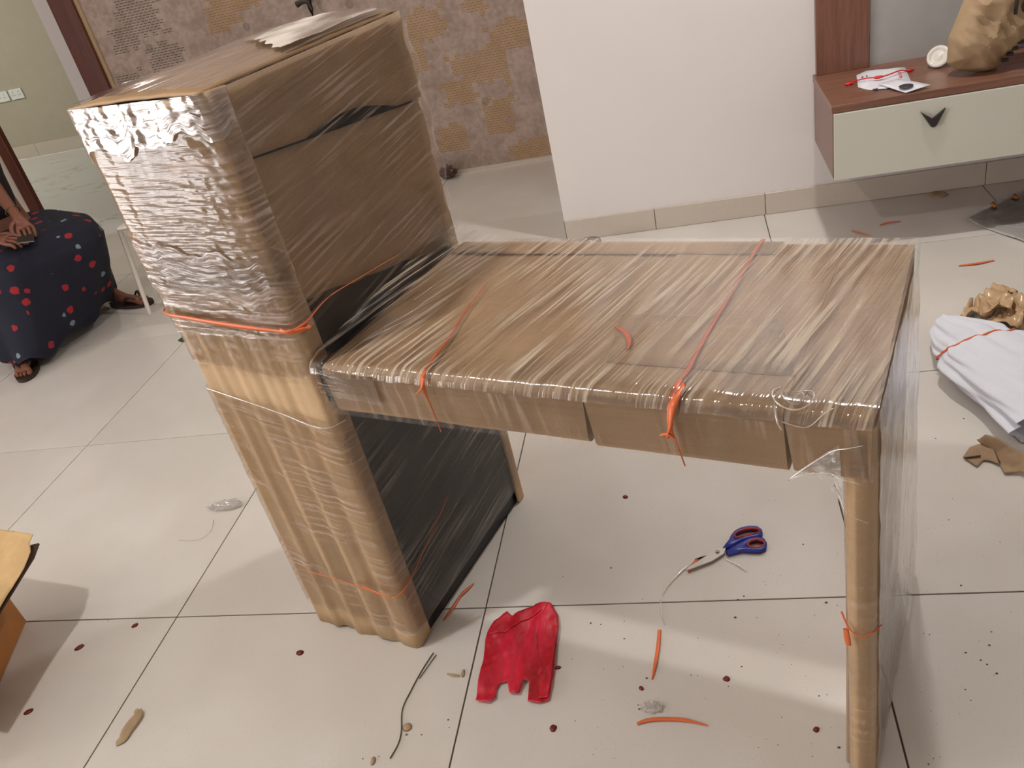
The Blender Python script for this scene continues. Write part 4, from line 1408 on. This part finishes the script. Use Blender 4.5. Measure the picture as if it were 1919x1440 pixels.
# curled cardboard shred, lower left
cs = empty('cardboard_shred', F(245, 1370))
tag(cs, 'curled strip of torn tan cardboard on the lower left tiles', 'cardboard scrap')
c0 = cs.location
def ribbon(name, px, w, zf, mat, parent, org):
    pts = smooth_path([F(x, y, 0) for x, y in px], 6)
    n = len(pts)
    vs_, fs = [], []
    for i, p in enumerate(pts):
        d = (pts[min(i + 1, n - 1)] - pts[max(i - 1, 0)]).normalized()
        sd = Vector((-d.y, d.x, 0))
        t = i / (n - 1)
        ww = w * (.55 + .45 * math.sin(math.pi * min(1, t * 1.1 + .05)))
        for k in range(5):
            u = k / 4 - .5
            vs_.append(p + sd * u * ww + Vector((0, 0, .002 + zf(t, u))) - org)
    for i in range(n - 1):
        for k in range(4):
            a = i * 5 + k
            fs.append((a, a + 1, a + 6, a + 5))
    o = mesh_obj(name, vs_, fs, mat, parent, True)
    m = o.modifiers.new('thickness', 'SOLIDIFY'); m.thickness = .0012; m.offset = 1
    return o
ribbon('shred', [(218, 1396), (232, 1388), (243, 1372), (256, 1356), (265, 1343), (263, 1335)], .020, lambda t, u: .010 * math.sin(t * math.pi) * (u + .5) + .006 * t, M['husk'], cs, c0)
ribbon('curl', [(262, 1336), (258, 1338), (255, 1342)], .012, lambda t, u: .008 - .004 * t, M['husk'], cs, c0)

# film scraps on the floor
def crumple(name, c, rx, ry, h, mat, label, cat, seed, k=60, amp=.6, parent=None):
    bm = bmesh.new()
    bmesh.ops.create_icosphere(bm, subdivisions=4, radius=1.0)
    for v in bm.verts:
        n_ = v.co.normalized()
        f = 1 + amp * noise.turbulence(n_ * 2.3 + Vector((seed, 0, 0)), 3, True) - amp * .4
        z = max(0, n_.z * .5 + .5)
        v.co = Vector((n_.x * rx * f, n_.y * ry * f, .001 + z * h * f))
    o = bm_obj(name, bm, mat, parent, False)
    if parent is None:
        o.location = c
        tag(o, label, cat)
    return o
crumple('film_scrap', F(425, 950), .050, .022, .012, M['film_rope'], 'crumpled clear film scrap left of the tower', 'film scrap', 2.2)
o = tube('film_strand', [F(x, y, .002) for x, y in [(400, 975), (395, 995), (372, 1012), (335, 1013)]], [.0014, .001, .0007], M['film_rope'], None, 5)
tag(o, 'hair-thin clear film strand trailing below the left film scrap', 'film strand')
o = tube('film_strand', [F(x, y, .004) for x, y in [(1290, 1060), (1277, 1070), (1262, 1085), (1248, 1102), (1240, 1118)]], [.0015, .0035, .002, .0018, .0006], M['film_rope'], None, 6, .5)
tag(o, 'twisted clear film strand leading away from the scissor tips', 'film strand')
o = tube('film_strand', [F(x, y, .003) for x, y in [(1358, 1047), (1375, 1055), (1388, 1062), (1400, 1072)]], [.0006, .0018, .003, .0006], M['film_rope'], None, 6, .5)
tag(o, 'clear film wisp below the blue scissor handles', 'film strand')
o = tube('film_strand', [F(x, y, .002) for x, y in [(1238, 1125), (1240, 1150), (1246, 1172)]], [.001, .0016, .0006], M['film_rope'], None, 5)
tag(o, 'faint clear film thread above the upright orange scrap', 'film strand')
crumple('film_scrap', F(1222, 1328), .020, .012, .006, M['film_rope'], 'tiny clear film scrap above the long orange scrap', 'film scrap', 5.1)

# white cloth bundle on the right
cb = empty('cloth_bundle', F(1850, 690))
tag(cb, 'rolled white cloth bundle tied with orange string at the right edge', 'cloth bundle')
cb0 = cb.location
ax0, ax1 = F(1768, 636), F(2010, 815)
axd = (ax1 - ax0).normalized(); axs = Vector((-axd.y, axd.x, 0))
Lb = (ax1 - ax0).length
def bun(s, t):
    th = 2 * math.pi * s
    w = .030 + .085 * min(1, t * 2.6) ** .7 + .03 * t
    if t < .03: w *= .75 + 8 * t
    hgt_ = .050 * (.75 + .25 * min(1, t * 4))
    waist = 1 - .12 * math.exp(-((t - .30) / .04) ** 2)
    f = 1 + .10 * fbm((math.cos(th) * 2.2, math.sin(th) * 2.2, t * 2.2), 3) + .07 * math.sin(th * 9 + t * 5 + 2 * math.sin(t * 4)) + .03 * math.sin(th * 17 + t * 11)
    x = math.cos(th) * w * f * waist
    z = hgt_ + math.sin(th) * hgt_ * f * waist
    return ax0 + axd * (t * Lb - .01) + axs * x + Vector((0, 0, max(.001, z))) - cb0
grid('rolled_cloth', bun, 96, 70, M['white_cloth'], cb)
def bcap(s, t):
    p = bun(s, .0)
    q = ax0 + Vector((0, 0, .05)) - cb0 + axd * .02 * (1 - t)
    return q.lerp(p, t)
grid('rolled_end', bcap, 96, 4, M['white_cloth'], cb)
tb = [bun(k / 40, .30) for k in range(41)]
cc = sum(tb, Vector()) / 41
tube('tie_string', [cc + (p - cc) * 1.10 + axd * (.02 * math.sin(k / 40 * 6.28)) for k, p in enumerate(tb)], .0028, M['orange'], cb, 6, sm=0)
tube('tie_string_end', [F(1896, 636, .05) - cb0, F(1905, 637, .02) - cb0, F(1925, 637, .004) - cb0], .0024, M['orange'], cb, 6)

# crumpled brown tape
ct = empty('crumpled_tape', F(1865, 590))
tag(ct, 'crumpled ball of brown packing tape behind the white cloth', 'packing tape')
ct0 = ct.location
def strip(name, px, w, seed, mat, parent, org, amp=.02, z0=.004):
    pts = smooth_path([F(x, y, z) for x, y, z in px], 7)
    n = len(pts)
    vs_, fs = [], []
    for i, p in enumerate(pts):
        d = (pts[min(i + 1, n - 1)] - pts[max(i - 1, 0)]).normalized()
        sd = Vector((-d.y, d.x, 0))
        tw = fbm((i * .23, seed, 0), 2) * 1.4
        for k in range(6):
            u = k / 5 - .5
            off = sd * u * w * math.cos(tw) + Vector((0, 0, 1)) * u * w * math.sin(tw)
            q = p + off
            q.z = max(.002, q.z + amp * fbm((i * .4, k * .8, seed), 2))
            vs_.append(q - org)
    for i in range(n - 1):
        for k in range(5):
            a = i * 6 + k
            fs.append((a, a + 1, a + 7, a + 6))
    o = mesh_obj(name, vs_, fs, mat, parent, True)
    m = o.modifiers.new('thickness', 'SOLIDIFY'); m.thickness = .0008
    return o
strip('tape_loop', [(1805, 583, .01), (1825, 580, .02), (1850, 570, .03), (1870, 550, .03), (1885, 540, .02)], .075, 1.1, M['tan_tape'], ct, ct0)
strip('tape_loop', [(1845, 590, .01), (1865, 575, .05), (1885, 565, .05), (1900, 580, .02), (1895, 610, .01)], .08, 4.4, M['tan_tape'], ct, ct0)
strip('tape_loop', [(1850, 600, .01), (1875, 600, .03), (1900, 595, .03), (1908, 575, .02), (1890, 555, .03)], .06, 7.9, M['tan_tape'], ct, ct0)
for q in ([(1893, 566, .02), (1905, 572, .01), (1925, 578, .004)], [(1906, 594, .008), (1925, 588, .003)], [(1908, 603, .006), (1925, 601, .003)]):
    tube('loose_twine', [F(*p_) - ct0 for p_ in q], .0022, M['ink_black'], ct, 5)

# torn cardboard
tcb = empty('torn_cardboard', F(1870, 850))
tag(tcb, 'torn folded piece of brown cardboard below the white cloth', 'cardboard scrap')
t0_ = tcb.location
def ts(name, px, zf, mat=M['scrap_card']):
    return sheet(name, [F(x, y, z) - t0_ for x, y, z in px], mat, tcb, .003, 3, zf)
ts('lower_flap', [(1805, 856, .006), (1818, 838, .008), (1836, 832, .01), (1862, 842, .02), (1873, 870, .008), (1856, 864, .006), (1843, 862, .006), (1831, 874, .006)], None)
ts('upper_flap', [(1831, 826, .012), (1846, 815, .045), (1868, 820, .048), (1892, 836, .045), (1925, 854, .035), (1925, 890, .012), (1910, 884, .010), (1882, 886, .008), (1874, 869, .008), (1862, 850, .010)], None)
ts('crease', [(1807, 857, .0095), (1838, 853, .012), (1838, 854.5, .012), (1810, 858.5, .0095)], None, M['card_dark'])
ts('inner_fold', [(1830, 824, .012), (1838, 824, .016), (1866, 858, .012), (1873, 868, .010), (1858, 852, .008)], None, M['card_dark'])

# newspaper in plastic
nw = empty('newspaper', F(1880, 410))
tag(nw, 'newspaper sheets under clear plastic at the right edge below the cabinet', 'newspaper')
n0 = nw.location
q00, q10, q11, q01 = F(1812, 412), F(1838, 427), F(1990, 480), F(1935, 350)
def newsf(s, t, dz):
    a = q00.lerp(q10, s); b = q01.lerp(q11, s)
    p = a.lerp(b, t) - n0
    return Vector((p.x, p.y, dz + .006 * abs(fbm((p.x * 8, p.y * 8, dz * 90), 3))))
grid('printed_sheet', lambda s, t: newsf(s, t, .004), 24, 24, M['news'], nw, lambda s, t: (s * .3, t * .4), .001)
grid('plastic_cover', lambda s, t: newsf(s * 1.04 - .02, t * 1.06 - .06, .013), 20, 20, M['film_cover'], nw, lambda s, t: (s * .3, t * .4))
for q in ((1862, 384), (1902, 368)):
    flat_poly('brown_patch', [(q[0] - 8, q[1]), (q[0], q[1] - 5), (q[0] + 9, q[1] + 2), (q[0] + 2, q[1] + 6)], M['box_card'], .018, .001, 1).location = (0, 0, 0)
for o in [o for o in bpy.data.objects if o.name.startswith('brown_patch')]:
    o.parent = nw
    o.location = -n0
# dusty scraps at the skirting
o = flat_poly('lint', [(1738, 366), (1750, 360), (1770, 361), (1778, 366), (1764, 371), (1748, 370)], M['husk'], 0, .001, 2, .006)
tag(o, 'dull lint scrap at the skirting under the cabinet', 'lint')

# clear tape roll behind the table
tr_ = F(1100, 450)
ro = lathe('tape_roll', [(.036, 0), (.050, 0), (.050, .045), (.036, .045), (.036, 0)], M['tape_clear'], None, Matrix.Identity(4), 36)
rp = F(1105, 443, .047)
ro.location = (rp.x, rp.y - .05, .001)
tag(ro, 'roll of clear adhesive tape on the floor behind the table', 'tape roll')

# scrunchie by the papered wall
crumple('scrunchie', F(842, 334), .045, .038, .055, M['scrunchie'], 'crumpled mauve-brown hair scrunchie by the papered wall', 'scrunchie', 3.7, amp=.9)

# tiny crumbs (uncountable)
bm = bmesh.new()
spots = [(203, 1164), (135, 1182), (1145, 1065), (1055, 1081), (1107, 1169), (1126, 1171), (1170, 1165), (1170, 1198), (1072, 1236), (1107, 1168), (1078, 1352), (842, 1364), (790, 1378), (762, 1378), (710, 1418), (680, 1423), (840, 1350), (1378, 1158), (1394, 1118), (1505, 1021), (1548, 1130), (1569, 1135), (1383, 1125), (1390, 1250), (1365, 1287), (1295, 1266), (1535, 1305), (1572, 1402), (1778, 975), (1801, 1098), (1854, 1210), (1850, 1246), (1810, 1224), (1731, 1188), (1742, 1190), (1809, 1293), (1868, 1263), (1838, 1238), (1740, 1433), (1806, 785), (1753, 822), (1858, 1185), (1212, 1272), (1198, 1330), (1196, 1322), (955, 316), (920, 378)]
for px, py in spots:
    c = F(px, py)
    r = random.uniform(.0010, .0024)
    bmesh.ops.create_icosphere(bm, subdivisions=1, radius=r, matrix=Matrix.Translation((c.x, c.y, r * .4)) @ Matrix.Diagonal((1.3, 1, .5, 1)))
for _ in range(110):
    px, py = random.uniform(1100, 1900), random.uniform(900, 1430)
    c = F(px, py)
    r = random.uniform(.0004, .0010)
    bmesh.ops.create_icosphere(bm, subdivisions=1, radius=r, matrix=Matrix.Translation((c.x, c.y, r * .4)))
cr = bm_obj('crumbs', bm, M['crumb'])
tag(cr, 'scattered brown crumbs and dust on the floor tiles', 'crumbs', None, 'stuff')
